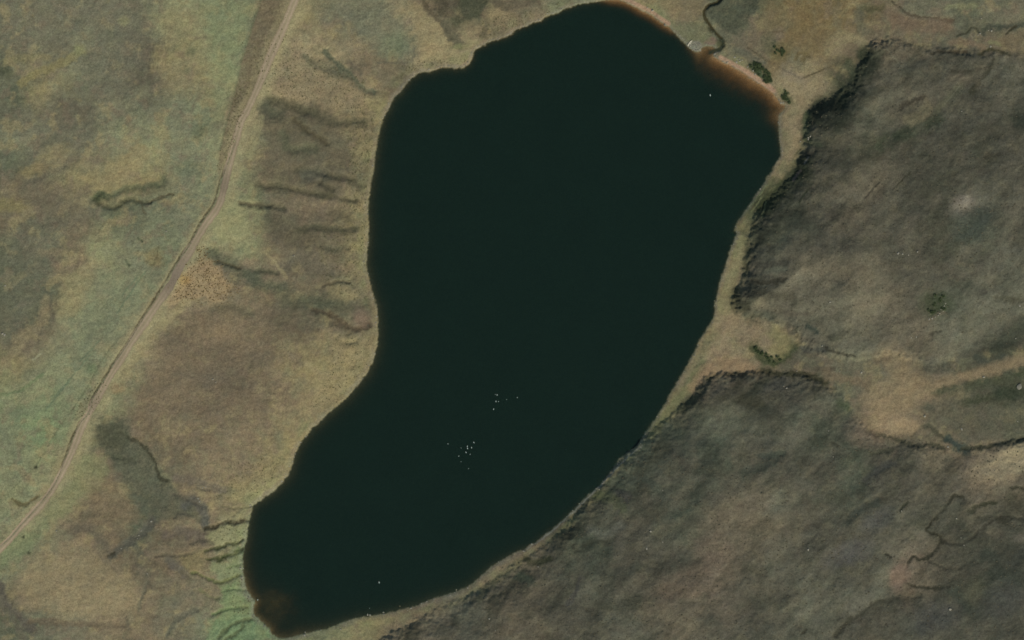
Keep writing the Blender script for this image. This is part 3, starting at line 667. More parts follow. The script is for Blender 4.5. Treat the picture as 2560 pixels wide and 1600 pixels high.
bed = (bed * (1 - ks) + lin((104, 96, 70)) * ks).astype(F)
kw = (1 - sstep(-1.2, -.2, sd))[..., None]
C = C * (1 - kw) + bed * kw

# stream cut and track bed
sdist = polydist(PX, PY, STREAM) * M_PX
n_s = len(STREAM)
S_Z = [0.75 * (1 - i / (n_s - 1)) ** 1.2 + 0.03 for i in range(n_s)]


def nearest_val(pts, vals, wd):
    X, Y = PX[wd], PY[wd]
    best = np.full(X.shape, 1e12, dtype=F); val = np.zeros(X.shape, dtype=F)
    for p, v in zip(pts, vals):
        d = (X - p[0]) ** 2 + (Y - p[1]) ** 2
        m = d < best
        best = np.where(m, d, best); val = np.where(m, F(v), val)
    return val


wd = window(STREAM, 40)
sz = nearest_val(STREAM, S_Z, wd)
sdj = sdist[wd] + nE[wd] * .35
Z[wd] = np.where(sd[wd] > 0, np.maximum(Z[wd], sz + .35 * sstep(.8, 2.2, sdj)), Z[wd])
cut = 1 - sstep(.5, 1.9, sdj + nC[wd] * .5)
Z[wd] = np.where(sd[wd] > -1.5, Z[wd] * (1 - cut) + np.minimum(Z[wd], sz - .5) * cut, Z[wd])
k = (cut * .85)[..., None]
C[wd] = C[wd] * (1 - k) + lin((58, 58, 42)).astype(F) * k


def zat_arr(A, x, y):
    i = np.clip(np.searchsorted(ax_x, x) - 1, 0, NX - 2); j = np.clip(np.searchsorted(ax_y, y) - 1, 0, NY - 2)
    a = (x - ax_x[i]) / (ax_x[i + 1] - ax_x[i]); b = (y - ax_y[j]) / (ax_y[j + 1] - ax_y[j])
    return float((A[j, i] * (1 - a) + A[j, i + 1] * a) * (1 - b) + (A[j + 1, i] * (1 - a) + A[j + 1, i + 1] * a) * b)


# ax_y rises with row index while PYy falls: rows already run from south to north
tp = [wx(p) for p in TRACK]
tv = [zat_arr(Z, *p) for p in tp]
tv = np.convolve(np.pad(tv, 6, mode='edge'), np.ones(13) / 13, 'valid')
wd = window(TRACK, 40)
tzv = nearest_val(TRACK, tv, wd)
kk = 1 - sstep(2.2, 6.5, track_d[wd])
Z[wd] = Z[wd] * (1 - kk) + tzv * kk
dd = polydist(PX[wd], PY[wd], DITCH) * M_PX
Z[wd] -= .45 * (1 - sstep(.1, 1.1, dd))

# overall variation of the sward
mod = (1 - .05 * hm) * (1 + nE * .20 + nC * .10 + nA * .08 + hm * (nG * .2) + hm * (fbm(U / 5.0, V, 9, 2, 300) * .10))
mod = np.where(water, 1, mod)
C *= mod[..., None].astype(F)
C *= 1 - hm[..., None] * np.array((.13, .09, .08), dtype=F)
tint = (fbm(PX, PY, 34, 3, 321) * .06)
tint2 = (fbm(PX, PY, 22, 3, 351) * .045)
lw = (~water).astype(F)
C *= 1 + .06 * (sstep(1000, 500, PX) * lw)[..., None]
C[..., 0] *= 1 + tint * lw; C[..., 2] *= 1 - tint * .8 * lw; C[..., 1] *= 1 + tint2 * lw
# the hills are more of one colour than the lower ground
lum = C.mean(-1, keepdims=True)
kh = (hm * .28)[..., None]; kl = (wm * .14)[..., None]
C = C * (1 - kh - kl) + lum * np.array((1.11, 1.06, .83), dtype=F) * kh + lum * np.array((1.2, 1.1, .69), dtype=F) * kl
A_COL = np.clip(C / K_LIGHT, 0.004, .7)
GRAIN = np.clip(hm, 0, 1)


def zat(x, y):
    return zat_arr(Z, x, y)


# ------------------------------------------------------------------ materials
def new_mat(name):
    m = bpy.data.materials.new(name); m.use_nodes = True
    nt = m.node_tree; b = nt.nodes['Principled BSDF']
    return m, nt, b


def N(nt, t, **kw):
    n = nt.nodes.new(t)
    for k_, v in kw.items():
        setattr(n, k_, v)
    return n


def noise(nt, vec, scale, detail=3, rough=.55):
    n = N(nt, 'ShaderNodeTexNoise'); n.inputs['Scale'].default_value = scale; n.inputs['Detail'].default_value = detail
    n.inputs['Roughness'].default_value = rough
    nt.links.new(vec, n.inputs['Vector'])
    return n.outputs['Fac']


def maprange(nt, v, a, b, c, d):
    n = N(nt, 'ShaderNodeMapRange'); n.inputs[1].default_value = a; n.inputs[2].default_value = b
    n.inputs[3].default_value = c; n.inputs[4].default_value = d
    nt.links.new(v, n.inputs[0]); return n.outputs[0]


def math_n(nt, op, a, b):
    n = N(nt, 'ShaderNodeMath', operation=op)
    for i, v in enumerate((a, b)):
        if isinstance(v, (int, float)):
            n.inputs[i].default_value = v
        else:
            nt.links.new(v, n.inputs[i])
    return n.outputs[0]


def scale_col(nt, col, fac):
    n = N(nt, 'ShaderNodeVectorMath', operation='SCALE')
    nt.links.new(col, n.inputs[0]); nt.links.new(fac, n.inputs['Scale']); return n.outputs[0]


def mat_ground():
    m, nt, b = new_mat('moorland')
    tc = N(nt, 'ShaderNodeTexCoord'); at = N(nt, 'ShaderNodeAttribute', attribute_name='cover'); gr = N(nt, 'ShaderNodeAttribute', attribute_name='grain')
    o = tc.outputs['Object']
    mp = N(nt, 'ShaderNodeMapping'); mp.inputs['Rotation'].default_value = (0, 0, math.radians(-40)); mp.inputs['Scale'].default_value = (.28, 1, 1)
    nt.links.new(o, mp.inputs['Vector'])
    f1 = maprange(nt, noise(nt, o, 1.1, 2, .7), .3, .7, .76, 1.24)
    f2 = maprange(nt, noise(nt, o, .25, 5, .7), .3, .7, .86, 1.14)
    f3 = noise(nt, mp.outputs[0], .35, 4, .7)
    f3 = maprange(nt, f3, .25, .75, -.12, .12)
    f3 = math_n(nt, 'MULTIPLY', f3, gr.outputs['Fac']); f3 = math_n(nt, 'ADD', f3, 1.0)
    f = math_n(nt, 'MULTIPLY', math_n(nt, 'MULTIPLY', f1, f2), f3)
    c = scale_col(nt, at.outputs['Color'], f)
    nt.links.new(c, b.inputs['Base Color'])
    b.inputs['Roughness'].default_value = 1.0; b.inputs['Specular IOR Level'].default_value = .05
    bp = N(nt, 'ShaderNodeBump'); bp.inputs['Strength'].default_value = .5; bp.inputs['Distance'].default_value = .5
    nt.links.new(noise(nt, o, .7, 4, .65), bp.inputs['Height']); nt.links.new(bp.outputs[0], b.inputs['Normal'])
    return m


def mat_flat(name, rgb, rough=.9, var=.25, scale=1.5):
    m, nt, b = new_mat(name)
    tc = N(nt, 'ShaderNodeTexCoord')
    f = maprange(nt, noise(nt, tc.outputs['Object'], scale, 4, .6), .25, .75, 1 - var, 1 + var)
    c = N(nt, 'ShaderNodeRGB'); a = alb(rgb); c.outputs[0].default_value = (a[0], a[1], a[2], 1)
    nt.links.new(scale_col(nt, c.outputs[0], f), b.inputs['Base Color'])
    b.inputs['Roughness'].default_value = rough; b.inputs['Specular IOR Level'].default_value = .15
    return m


def mat_water(absorb, leave, dens=1.0):
    m = bpy.data.materials.new('peat_water'); m.use_nodes = True
    nt = m.node_tree; nt.nodes.clear()
    out = N(nt, 'ShaderNodeOutputMaterial'); tr = N(nt, 'ShaderNodeBsdfTransparent'); gl = N(nt, 'ShaderNodeBsdfGlossy')
    df = N(nt, 'ShaderNodeBsdfDiffuse'); ad = N(nt, 'ShaderNodeAddShader'); mx = N(nt, 'ShaderNodeMixShader'); fr = N(nt, 'ShaderNodeFresnel')
    fr.inputs['IOR'].default_value = 1.33; gl.inputs['Roughness'].default_value = .12
    tc = N(nt, 'ShaderNodeTexCoord'); o = tc.outputs['Object']
    bp = N(nt, 'ShaderNodeBump'); bp.inputs['Strength'].default_value = .25; bp.inputs['Distance'].default_value = .12
    nt.links.new(noise(nt, o, .55, 4, .6), bp.inputs['Height'])
    for n in (gl, fr):
        nt.links.new(bp.outputs[0], n.inputs['Normal'])
    tr.inputs['Color'].default_value = (.96, .96, .96, 1)
    f = maprange(nt, noise(nt, o, .05, 5, .7), .3, .7, .92, 1.08)
    c = N(nt, 'ShaderNodeRGB'); c.outputs[0].default_value = (*leave, 1)
    nt.links.new(scale_col(nt, c.outputs[0], f), df.inputs['Color'])
    nt.links.new(tr.outputs[0], ad.inputs[0]); nt.links.new(df.outputs[0], ad.inputs[1])
    ge = N(nt, 'ShaderNodeNewGeometry')                              # seen from below, let the light out
    fo = math_n(nt, 'MULTIPLY', fr.outputs[0], math_n(nt, 'SUBTRACT', 1.0, ge.outputs['Backfacing']))
    nt.links.new(fo, mx.inputs[0]); nt.links.new(ad.outputs[0], mx.inputs[1]); nt.links.new(gl.outputs[0], mx.inputs[2])
    nt.links.new(mx.outputs[0], out.inputs['Surface'])
    va = N(nt, 'ShaderNodeVolumeAbsorption'); va.inputs['Color'].default_value = (*absorb, 1); va.inputs['Density'].default_value = dens
    nt.links.new(va.outputs[0], out.inputs['Volume'])
    return m


def link(name, me, mat=None, parent=None):
    o = bpy.data.objects.new(name, me)
    if mat is not None and me is not None and not me.materials:
        me.materials.append(mat)
    COL.objects.link(o)
    if parent is not None:
        o.parent = parent
    return o


def tag(o, label=None, cat=None, group=None, kind=None):
    for k_, v in (('label', label), ('category', cat), ('group', group), ('kind', kind)):
        if v:
            o[k_] = v
    return o


def mesh_np(name, V, faces_quads):
    me = bpy.data.meshes.new(name)
    nv, nf = len(V), len(faces_quads)
    me.vertices.add(nv); me.vertices.foreach_set('co', np.asarray(V, dtype=np.float32).ravel())
    me.loops.add(nf * 4); me.loops.foreach_set('vertex_index', np.asarray(faces_quads, dtype=np.int32).ravel())
    me.polygons.add(nf)
    me.polygons.foreach_set('loop_start', np.arange(0, nf * 4, 4, dtype=np.int32))
    me.polygons.foreach_set('loop_total', np.full(nf, 4, dtype=np.int32))
    me.polygons.foreach_set('use_smooth', np.ones(nf, dtype=bool))
    me.update(calc_edges=True)
    return me


# ------------------------------------------------------------------ terrain
XX, YY = np.meshgrid(ax_x, ax_y)
V = np.stack([XX, YY, Z], -1).reshape(-1, 3)
jj, ii = np.meshgrid(np.arange(NY - 1), np.arange(NX - 1), indexing='ij')
a = (jj * NX + ii).ravel()
quads = np.stack([a, a + 1, a + NX + 1, a + NX], -1)
me = mesh_np('terrain', V, quads)
at = me.attributes.new('cover', 'FLOAT_COLOR', 'POINT')
at.data.foreach_set('color', np.concatenate([A_COL.reshape(-1, 3), np.ones((NX * NY, 1))], 1).astype(np.float32).ravel())
ag = me.attributes.new('grain', 'FLOAT', 'POINT')
ag.data.foreach_set('value', GRAIN.astype(np.float32).ravel())
terrain = tag(link('terrain', me, mat_ground()), 'moorland of heather, dry grass and green turf round a dark loch', 'moor', kind='structure')

# ------------------------------------------------------------------ loch water and stream
M_WATER = mat_water((.62, .53, .36), (.0074, .0176, .0104), 1.3)
cellm = 6.0
near = {}
pts_s = np.array(SHORE)
gxs = np.arange(-240, 270, cellm); gys = np.arange(-260, 280, cellm)
GX, GY = np.meshgrid(gxs, gys)
gp = (GX / M_PX + 1280).astype(F); gq = (800 - GY / M_PX).astype(F)
dcell = polydist(gp, gq, SHORE[::2], True) * M_PX
use = inside(gp, gq, SHORE) | (dcell < 9.0)
bm = bmesh.new(); vmap = {}


def wv(i, j):
    if (i, j) not in vmap:
        vmap[(i, j)] = bm.verts.new((gxs[0] - cellm / 2 + i * cellm, gys[0] - cellm / 2 + j * cellm, 0.0))
    return vmap[(i, j)]


for j in range(len(gys)):
    for i in range(len(gxs)):
        if use[j, i]:
            bm.faces.new((wv(i, j), wv(i + 1, j), wv(i + 1, j + 1), wv(i, j + 1)))
top = list(bm.faces)
ext = bmesh.ops.extrude_face_region(bm, geom=top)
for v in ext['geom']:
    if isinstance(v, bmesh.types.BMVert):
        v.co.z = -20.0
bmesh.ops.recalc_face_normals(bm, faces=bm.faces)
me = bpy.data.meshes.new('water'); bm.to_mesh(me); bm.free()
tag(link('water', me, M_WATER), 'dark green peaty water of the loch', 'loch', kind='structure')
M_STREAM = mat_water((.72, .56, .3), (.010, .0115, .005))

bm = bmesh.new(); rows = []
for i, p in enumerate(STREAM):
    x, y = wx(p)
    q0 = wx(STREAM[max(0, i - 1)]); q1 = wx(STREAM[min(n_s - 1, i + 1)])
    t = Vector((q1[0] - q0[0], q1[1] - q0[1], 0)).normalized(); nrm = Vector((-t.y, t.x, 0))
    h = S_Z[i]
    w = 2.0
    rows.append([bm.verts.new((x + nrm.x * s * w, y + nrm.y * s * w, h + dz)) for s, dz in ((-1, 0), (1, 0), (1, -1.5), (-1, -1.5))])
for r0, r1 in zip(rows, rows[1:]):
    for k_ in range(4):
        bm.faces.new((r0[k_], r0[(k_ + 1) % 4], r1[(k_ + 1) % 4], r1[k_]))
bm.faces.new(rows[0]); bm.faces.new(rows[-1][::-1])
bmesh.ops.recalc_face_normals(bm, faces=bm.faces)
me = bpy.data.meshes.new('stream'); bm.to_mesh(me); bm.free()
tag(link('stream', me, M_STREAM), 'narrow dark stream winding into the loch between grassy banks', 'stream', kind='structure')

# ------------------------------------------------------------------ track
m, nt, b = new_mat('gravel_track')
tc = N(nt, 'ShaderNodeTexCoord'); at = N(nt, 'ShaderNodeAttribute', attribute_name='cover')
f = math_n(nt, 'MULTIPLY', maprange(nt, noise(nt, tc.outputs['Object'], .9, 3), .25, .75, .86, 1.14), maprange(nt, noise(nt, tc.outputs['Object'], .05, 4), .3, .7, .86, 1.12))
nt.links.new(scale_col(nt, at.outputs['Color'], f), b.inputs['Base Color']); b.inputs['Roughness'].default_value = 1
b.inputs['Specular IOR Level'].default_value = .05
M_TRACK = m
path = smooth_line(TRACK, 4)
prof = (-1.0, -.72, -.42, -.14, .14, .42, .72, 1.0)
pcol = [(126, 117, 90), (146, 132, 107), (158, 142, 119), (144, 132, 106), (144, 132, 106), (158, 142, 119), (146, 132, 107), (130, 122, 94)]
tone = []
V, Q, CC = [], [], []
for i, p in enumerate(path):
    x, y = wx(p); q0 = wx(path[max(0, i - 1)]); q1 = wx(path[min(len(path) - 1, i + 1)])
    t = Vector((q1[0] - q0[0], q1[1] - q0[1], 0)).normalized(); nrm = Vector((-t.y, t.x, 0))
    s0 = i * .9
    w = 3.1 + .6 * math.sin(s0 * .21) * math.sin(s0 * .083 + 1) + rnd.uniform(-.4, .4)
    if p[1] < 180: w += .5
    # worn dark stretch where the track crosses boggy ground
    dark = max(math.exp(-((p[1] - 690) / 60.0) ** 2), .6 * math.exp(-((p[1] - 470) / 40.0) ** 2), .5 * math.exp(-((p[1] - 1010) / 26.0) ** 2))
    for k_, s in enumerate(prof):
        xx, yy = x + nrm.x * s * w, y + nrm.y * s * w
        V.append((xx, yy, zat(xx, yy) + .05 - .04 * abs(s) ** 4 + (-.015 if k_ in (2, 5) else 0)))
        c = alb(pcol[k_]) * (1 - dark) + alb((120, 109, 93)) * dark
        CC.append((*c, 1))
    if i:
        n = len(prof)
        for k_ in range(n - 1):
            Q.append(((i - 1) * n + k_, i * n + k_, i * n + k_ + 1, (i - 1) * n + k_ + 1))
me = mesh_np('track', V, Q)
at = me.attributes.new('cover', 'FLOAT_COLOR', 'POINT'); at.data.foreach_set('color', np.array(CC, dtype=np.float32).ravel())
bm = bmesh.new(); bm.from_mesh(me); bmesh.ops.recalc_face_normals(bm, faces=bm.faces)
if sum(f_.normal.z for f_ in bm.faces) < 0:
    bmesh.ops.reverse_faces(bm, faces=bm.faces)
bm.to_mesh(me); bm.free()
tag(link('track', me, M_TRACK), 'pale gravel track running along the foot of the western moor', 'track', kind='structure')

# ------------------------------------------------------------------ boulders
M_ROCK = mat_flat('gneiss', (136, 132, 118), .95, .3, .9)
M_ROCK2 = mat_flat('gneiss_dark', (112, 110, 98), .95, .3, .9)


def rock_mesh(seed, flat):
    r = random.Random(seed); bm = bmesh.new()
    bmesh.ops.create_icosphere(bm, subdivisions=2, radius=1)
    ax = [Vector((r.gauss(0, 1), r.gauss(0, 1), r.gauss(0, 1))).normalized() for _ in range(7)]
    lim = [r.uniform(.62, .92) for _ in ax]
    for v in bm.verts:
        for a_, l_ in zip(ax, lim):
            d = v.co.dot(a_)
            if d > l_:
                v.co -= a_ * (d - l_)
        v.co *= 1 + r.uniform(-.05, .05)
        v.co.z *= flat
    me = bpy.data.meshes.new('boulder'); bm.to_mesh(me); bm.free()
    return me


ROCKS = [rock_mesh(s, .55 + .07 * s) for s in range(5)]
ROCKS_D = [r.copy() for r in ROCKS]
for r in ROCKS: r.materials.append(M_ROCK)
for r in ROCKS_D: r.materials.append(M_ROCK2)


def boulder(p, size, label, group, dark=False):
    x, y = wx(p)
    me = rnd.choice(ROCKS_D if dark else ROCKS)
    o = link('boulder', me)
    o.location = (x, y, zat(x, y) + size * .12)
    o.scale = (size * rnd.uniform(.8, 1.3), size * rnd.uniform(.7, 1.1), size * rnd.uniform(.7, 1))
    o.rotation_euler = (rnd.uniform(-.15, .15), rnd.uniform(-.15, .15), rnd.uniform(0, 6.28))
    return tag(o, label, 'boulder', group)


for lab, grp, pts in (
        ('pale grey boulder in the brown heather of the eastern hill', 'boulders on the eastern hill',
         cK((840, 655), (1010, 690), (2290, 715), (1780, 715), (1470, 360), (1500, 365), (1540, 372), (1600, 350), (1560, 930), (1595, 925)) + cD((1410, 780))),
        ('pale grey boulder beside the tan grass of the small valley', 'boulders along the small valley',
         cK((960, 985), (790, 1155), (1080, 1160), (1225, 1165), (700, 1255), (720, 1270), (2265, 935), (2050, 1195)) + zr((1240, 1000), (540, 760), (980, 1340), (2300, 860))),
        ('pale grey boulder on the rough ground by the winding gullies', 'boulders by the winding gullies',
         cL((570, 100), (600, 275), (1060, 640), (1460, 820), (1480, 870), (1430, 690), (1385, 1300), (1470, 90), (430, 900))),
        ('pale grey boulder on the dark slope above the southern shore', 'boulders above the southern shore',
         cJ((1290, 690), (1260, 820), (1380, 770), (70, 1350), (115, 1440), (440, 960), (1380, 380), (650, 75))),
        ('pale boulder at the foot of the dark crag by the shore strip', 'boulders below the crag', cD((340, 965), (285, 990)) + z4((1460, 380), (1440, 410))),
        ('pale boulder beside the small dark burn on the northern moor', 'boulders by the burn',
         zn((1410, 820), (1500, 830), (1190, 905), (1130, 950), (1475, 1260), (1220, 500)))):
    for p in pts:
        boulder(p, rnd.uniform(.45, .95), lab, grp)
for p in cK((1760, 740), (1775, 750), (1750, 765), (1790, 700), (1700, 800), (1680, 805), (1720, 790), (1740, 778)):
    boulder(p, rnd.uniform(.45, .7), 'pale stone in the loose row beside the dark green hollow', 'stones of the old row')
L_W = 'pale grey boulder in the dark heather below the gravel track'
for p in cG((985, 740), (900, 790), (895, 850), (920, 800), (905, 830), (1320, 520), (1340, 515), (1290, 590), (1300, 610), (960, 1080), (790, 915), (370, 800)) + cF((715, 390)) + cE((1490, 1255), (1510, 1275)):
    boulder(p, rnd.uniform(.4, .8), L_W, 'boulders on the western slope')
for p in cE((20, 935), (40, 600), (35, 945), (1165, 220)):
    boulder(p, rnd.uniform(.5, .9), 'pale boulder in the rough green field beyond the track', 'boulders in the field')
o = boulder(zr((2330, 200))[0], 2.4, 'large pale lichened slab in the dark heather hollow', None, True)
o.scale.z *= .4
L_B = 'grey boulder at the edge of the loch water'
n_b = 0
for i in range(0, len(SHORE)):
    p = SHORE[i]; q = SHORE[(i + 1) % len(SHORE)]
    dense = 3
    if 1560 < p[0] < 1640 and p[1] < 60 or (1800 < p[0] < 1945 and 130 < p[1] < 240):
        dense = 0
    for k_ in range(dense):
        if rnd.random() > .34 or n_b > 190:
            continue
        t = rnd.random()
        nx_, ny_ = q[1] - p[1], -(q[0] - p[0]); L_ = math.hypot(nx_, ny_) + 1e-6
        off = rnd.uniform(-2.5, 5)
        pp = (p[0] + (q[0] - p[0]) * t + nx_ / L_ * off, p[1] + (q[1] - p[1]) * t + ny_ / L_ * off)
        if -10 < pp[1] < 1610:
            side = ('below the western moor' if pp[0] < 1000 and pp[1] < 1500 else 'on the northern shore' if pp[1] < 130 and pp[0] < 1720 else
                    'under the eastern hill' if pp[0] > 1600 else 'along the southern bank')
            boulder(pp, rnd.uniform(.3, .62), 'grey boulder at the edge of the loch ' + side, 'shore boulders ' + side, rnd.random() < .55); n_b += 1
for p in z7((1378, 1280), (1355, 1275), (765, 1440), (760, 1470), (1505, 1255), (1100, 1415), (545, 15), (245, 240), (155, 835), (165, 925), (1660, 1195), (2195, 1040)):
    boulder(p, rnd.uniform(.55, .9), 'pale boulder standing in the shallows by the shore', 'boulders in the shallows')
for k_ in range(26):
    p = z2((rnd.uniform(930, 1160), rnd.uniform(790, 960)))[0]
    boulder(p, rnd.uniform(.3, .6), 'grey stone on the stony point by the stream mouth', 'stones on the stony point', k_ % 3 == 0)
for p in z2((1790, 1080), (1850, 1120), (1890, 1150), (1830, 1170), (1930, 1130), (1880, 1110), (2040, 1260), (2140, 1330), (2180, 1400), (240, 190), (140, 140)):
    boulder(p, rnd.uniform(.5, .9), 'pale stone at the top of the sandy beach', 'stones above the beach')

# ------------------------------------------------------------------ water birds
M_BIRD = mat_flat('white_plumage', (158, 168, 160), .8, .05, 3)
M_BILL = mat_flat('bill', (150, 110, 40), .6, .05, 3)


def loft(rings, mat, name, parent, seg=10):
    bm = bmesh.new(); rr = []
    for (c, rx, rz, up) in rings:
        rr.append([bm.verts.new((c[0] + (up * math.sin(2 * math.pi * k_ / seg) * rz if up else 0), c[1] + math.cos(2 * math.pi * k_ / seg) * rx,
                                 c[2] + math.sin(2 * math.pi * k_ / seg) * rz)) for k_ in range(seg)])
    for r0, r1 in zip(rr, rr[1:]):
        for k_ in range(seg):
            bm.faces.new((r0[k_], r0[(k_ + 1) % seg], r1[(k_ + 1) % seg], r1[k_]))
    bm.faces.new(rr[0]); bm.faces.new(rr[-1][::-1])
    bmesh.ops.recalc_face_normals(bm, faces=bm.faces)
    for f_ in bm.faces: f_.smooth = True
    me = bpy.data.meshes.new(name); bm.to_mesh(me); bm.free()
    return link(name, me, mat, parent)


def make_bird():
    root = bpy.data.objects.new('water_bird', None); COL.objects.link(root)
    loft([((-.62, 0, .22), .03, .03, 0), ((-.45, 0, .16), .16, .1, 0), ((-.15, 0, .12), .27, .19, 0), ((.15, 0, .12), .28, .2, 0), ((.38, 0, .14), .18, .15, 0),
          ((.48, 0, .22), .09, .09, .4), ((.52, 0, .36), .055, .05, .8), ((.50, 0, .55), .045, .045, .3), ((.54, 0, .68), .05, .05, -.2), ((.62, 0, .72), .06, .055, 0), ((.7, 0, .7), .04, .035, 0)],
         M_BIRD, 'body', root)
    for s in (-1, 1):
        loft([((.3, s * .2, .24), .05, .04, 0), ((.1, s * .26, .27), .09, .07, 0), ((-.2, s * .22, .28), .09, .06, 0), ((-.5, s * .1, .27), .04, .03, 0), ((-.66, s * .05, .25), .012, .01, 0)], M_BIRD, 'wing', root, 8)
    loft([((.69, 0, .7), .03, .025, 0), ((.8, 0, .67), .018, .012, 0)], M_BILL, 'bill', root, 6)
    return root


def copy_tree(src):
    r = src.copy(); COL.objects.link(r)
    for ch in src.children:
        c_ = ch.copy(); COL.objects.link(c_); c_.parent = r
    return r


bird0 = make_bird()
spots = [(p, 'white water bird in the small flock out on the loch', 'flock nearer the middle of the loch') for p in z8((797, 435), (820, 440), (838, 524), (806, 522), (940, 498), (1076, 474), (776, 620))]
spots += [(p, 'white water bird in the larger flock on the southern loch', 'flock on the southern loch') for p in z8((200, 1058), (366, 1110), (447, 1115), (445, 1090), (498, 1105), (480, 1190), (337, 1213), (365, 1283), (428, 1165), (527, 1040), (460, 1370))]
spots += [(z7((1465, 970))[0], 'single white water bird alone off the southern shore', None), (z7((1375, 1215))[0], 'white water bird close to the grassy southern bank', None),
          (z7((317, 1135))[0], 'white water bird by the green bank of the brown shallows', None), (z3((122, 1190))[0], 'white water bird off the sandy beach', None)]
for i, (p, lab, grp) in enumerate(spots):
    o = bird0 if i == 0 else copy_tree(bird0)
    x, y = wx(p)
    s = rnd.choice((.55, .7, .8, 1.05)) * (1.25 if grp is None else 1.0)
    o.location = (x, y, .0); o.scale = (s, s, s); o.rotation_euler = (0, 0, math.radians(rnd.uniform(70, 120)))
    if 'group' in o: del o['group']
    tag(o, lab, 'bird', grp)

# ------------------------------------------------------------------ rowing boat drawn up on the stony point
M_BOAT = mat_flat('pale_paint', (205, 200, 178), .6, .08, 2)
M_WOOD = mat_flat('weathered_wood', (140, 124, 98), .8, .2, 4)
boat = bpy.data.objects.new('rowing_boat', None); COL.objects.link(boat)
Lb, Wb, Hb = 5.0, 1.35, .5
bm = bmesh.new(); outer, inner = [], []
for i in range(13):
    t = i / 12; xx = (t - .5) * Lb
    hw = Wb / 2 * (math.sin(math.pi * min(1, .18 + t * .82)) ** .6 if t < 1 else 0) * (1 if t < .98 else .02) + .02
    shr = .12 * (2 * t - 1) ** 2
    outer.append([bm.verts.new((xx, s * hw * k_, z_)) for s, k_, z_ in ((-1, 1, Hb + shr), (-1, .82, .22), (-1, .4, .04), (1, .4, .04), (1, .82, .22), (1, 1, Hb + shr))])
    inner.append([bm.verts.new((xx * .97, s * max(.01, hw - .05) * k_, z_)) for s, k_, z_ in ((-1, 1, Hb + shr), (-1, .8, .26), (-1, .4, .1), (1, .4, .1), (1, .8, .26), (1, 1, Hb + shr))])
for i in range(12):
    for k_ in range(5):
        bm.faces.new((outer[i][k_], outer[i + 1][k_], outer[i + 1][k_ + 1], outer[i][k_ + 1]))
        bm.faces.new((inner[i][k_], inner[i][k_ + 1], inner[i + 1][k_ + 1], inner[i + 1][k_]))
    for k_ in (0, 5):
        bm.faces.new((outer[i][k_], inner[i][k_], inner[i + 1][k_], outer[i + 1][k_]))
for e in (0, 12):
    for k_ in range(5):
        bm.faces.new((outer[e][k_], outer[e][k_ + 1], inner[e][k_ + 1], inner[e][k_]))
bmesh.ops.recalc_face_normals(bm, faces=bm.faces)
me = bpy.data.meshes.new('hull'); bm.to_mesh(me); bm.free()
link('hull', me, M_BOAT, boat)
for xx in (-1.5, 0, 1.3):
    bm = bmesh.new(); bmesh.ops.create_cube(bm, size=1, matrix=Matrix.Translation((xx, 0, .42)) @ Matrix.Diagonal((.26, Wb * .84, .035, 1)))
    bmesh.ops.bevel(bm, geom=bm.edges[:], offset=.008, segments=1, affect='EDGES')
    me = bpy.data.meshes.new('seat'); bm.to_mesh(me); bm.free(); link('seat', me, M_BOAT, boat)
x, y = wx((1725.8, 106.9))
boat.location = (x, y, max(zat(x, y), .05) + .02); boat.rotation_euler = (0, math.radians(-4), math.radians(54)); boat.scale = (1.1, .95, 1)
tag(boat, 'narrow pale rowing boat drawn up on the stony point by the stream mouth', 'boat')

# ------------------------------------------------------------------ fences
M_POST = mat_flat('fence_post', (104, 96, 78), .9, .2, 6)
M_WIRE = mat_flat('fence_wire', (120, 118, 112), .5, .05, 6)
bm = bmesh.new()
bmesh.ops.create_cone(bm, cap_ends=True, segments=8, radius1=.07, radius2=.065, depth=1.5, matrix=Matrix.Translation((0, 0, .55)))
bmesh.ops.create_cone(bm, cap_ends=True, segments=8, radius1=.065, radius2=.01, depth=.06, matrix=Matrix.Translation((0, 0, 1.33)))
POST = bpy.data.meshes.new('post'); bm.to_mesh(POST); bm.free(); POST.materials.append(M_POST)


def fence(pts, label, step=4.0):
    root = bpy.data.objects.new('wire_fence', None); COL.objects.link(root)
    P = [wx(p) for p in pts]; seq = []
    carry = 0.0
    for a_, b_ in zip(P, P[1:]):
        L_ = math.dist(a_, b_); s = carry
        while s < L_:
            seq.append((a_[0] + (b_[0] - a_[0]) * s / L_, a_[1] + (b_[1] - a_[1]) * s / L_)); s += step
        carry = s - L_
    x0, y0 = seq[0]; base = Vector((x0, y0, zat(x0, y0))); root.location = base
    tops = []
    for (xx, yy) in seq:
        o = link('post', POST, None, root); g = Vector((xx, yy, zat(xx, yy))) - base
        o.location = g; o.rotation_euler = (rnd.uniform(-.05, .05), rnd.uniform(-.05, .05), rnd.uniform(0, 3)); tops.append(g)
    for hgt in (.35, .7, 1.1):
        bm = bmesh.new(); prev = None
        for g in tops:
            ring = [bm.verts.new((g.x + dx * .006, g.y + dx * .006, g.z + hgt + dz * .006)) for dx, dz in ((-1, -.6), (1, -.6), (0, 1))]
            if prev:
                for k_ in range(3):
                    bm.faces.new((prev[k_], prev[(k_ + 1) % 3], ring[(k_ + 1) % 3], ring[k_]))
            prev = ring
        bmesh.ops.recalc_face_normals(bm, faces=bm.faces)
        me = bpy.data.meshes.new('wire'); bm.to_mesh(me); bm.free(); link('wire', me, M_WIRE, root)
    tag(root, label, 'fence')


fence(cC((1400, 455), (1560, 558), (1720, 650), (1905, 745)) + cD((420, 495), (560, 440), (640, 405)), 'post and wire fence bent in a V behind the sandy beach')
fence(FIELD_LINE[::4], 'post and wire fence along the green field beside the gravel track')
fence(cA((1836, -20), (1700, 400), (1640, 650), (1590, 850), (1545, 1030)), 'post and wire fence dividing the green field from the brown strip')

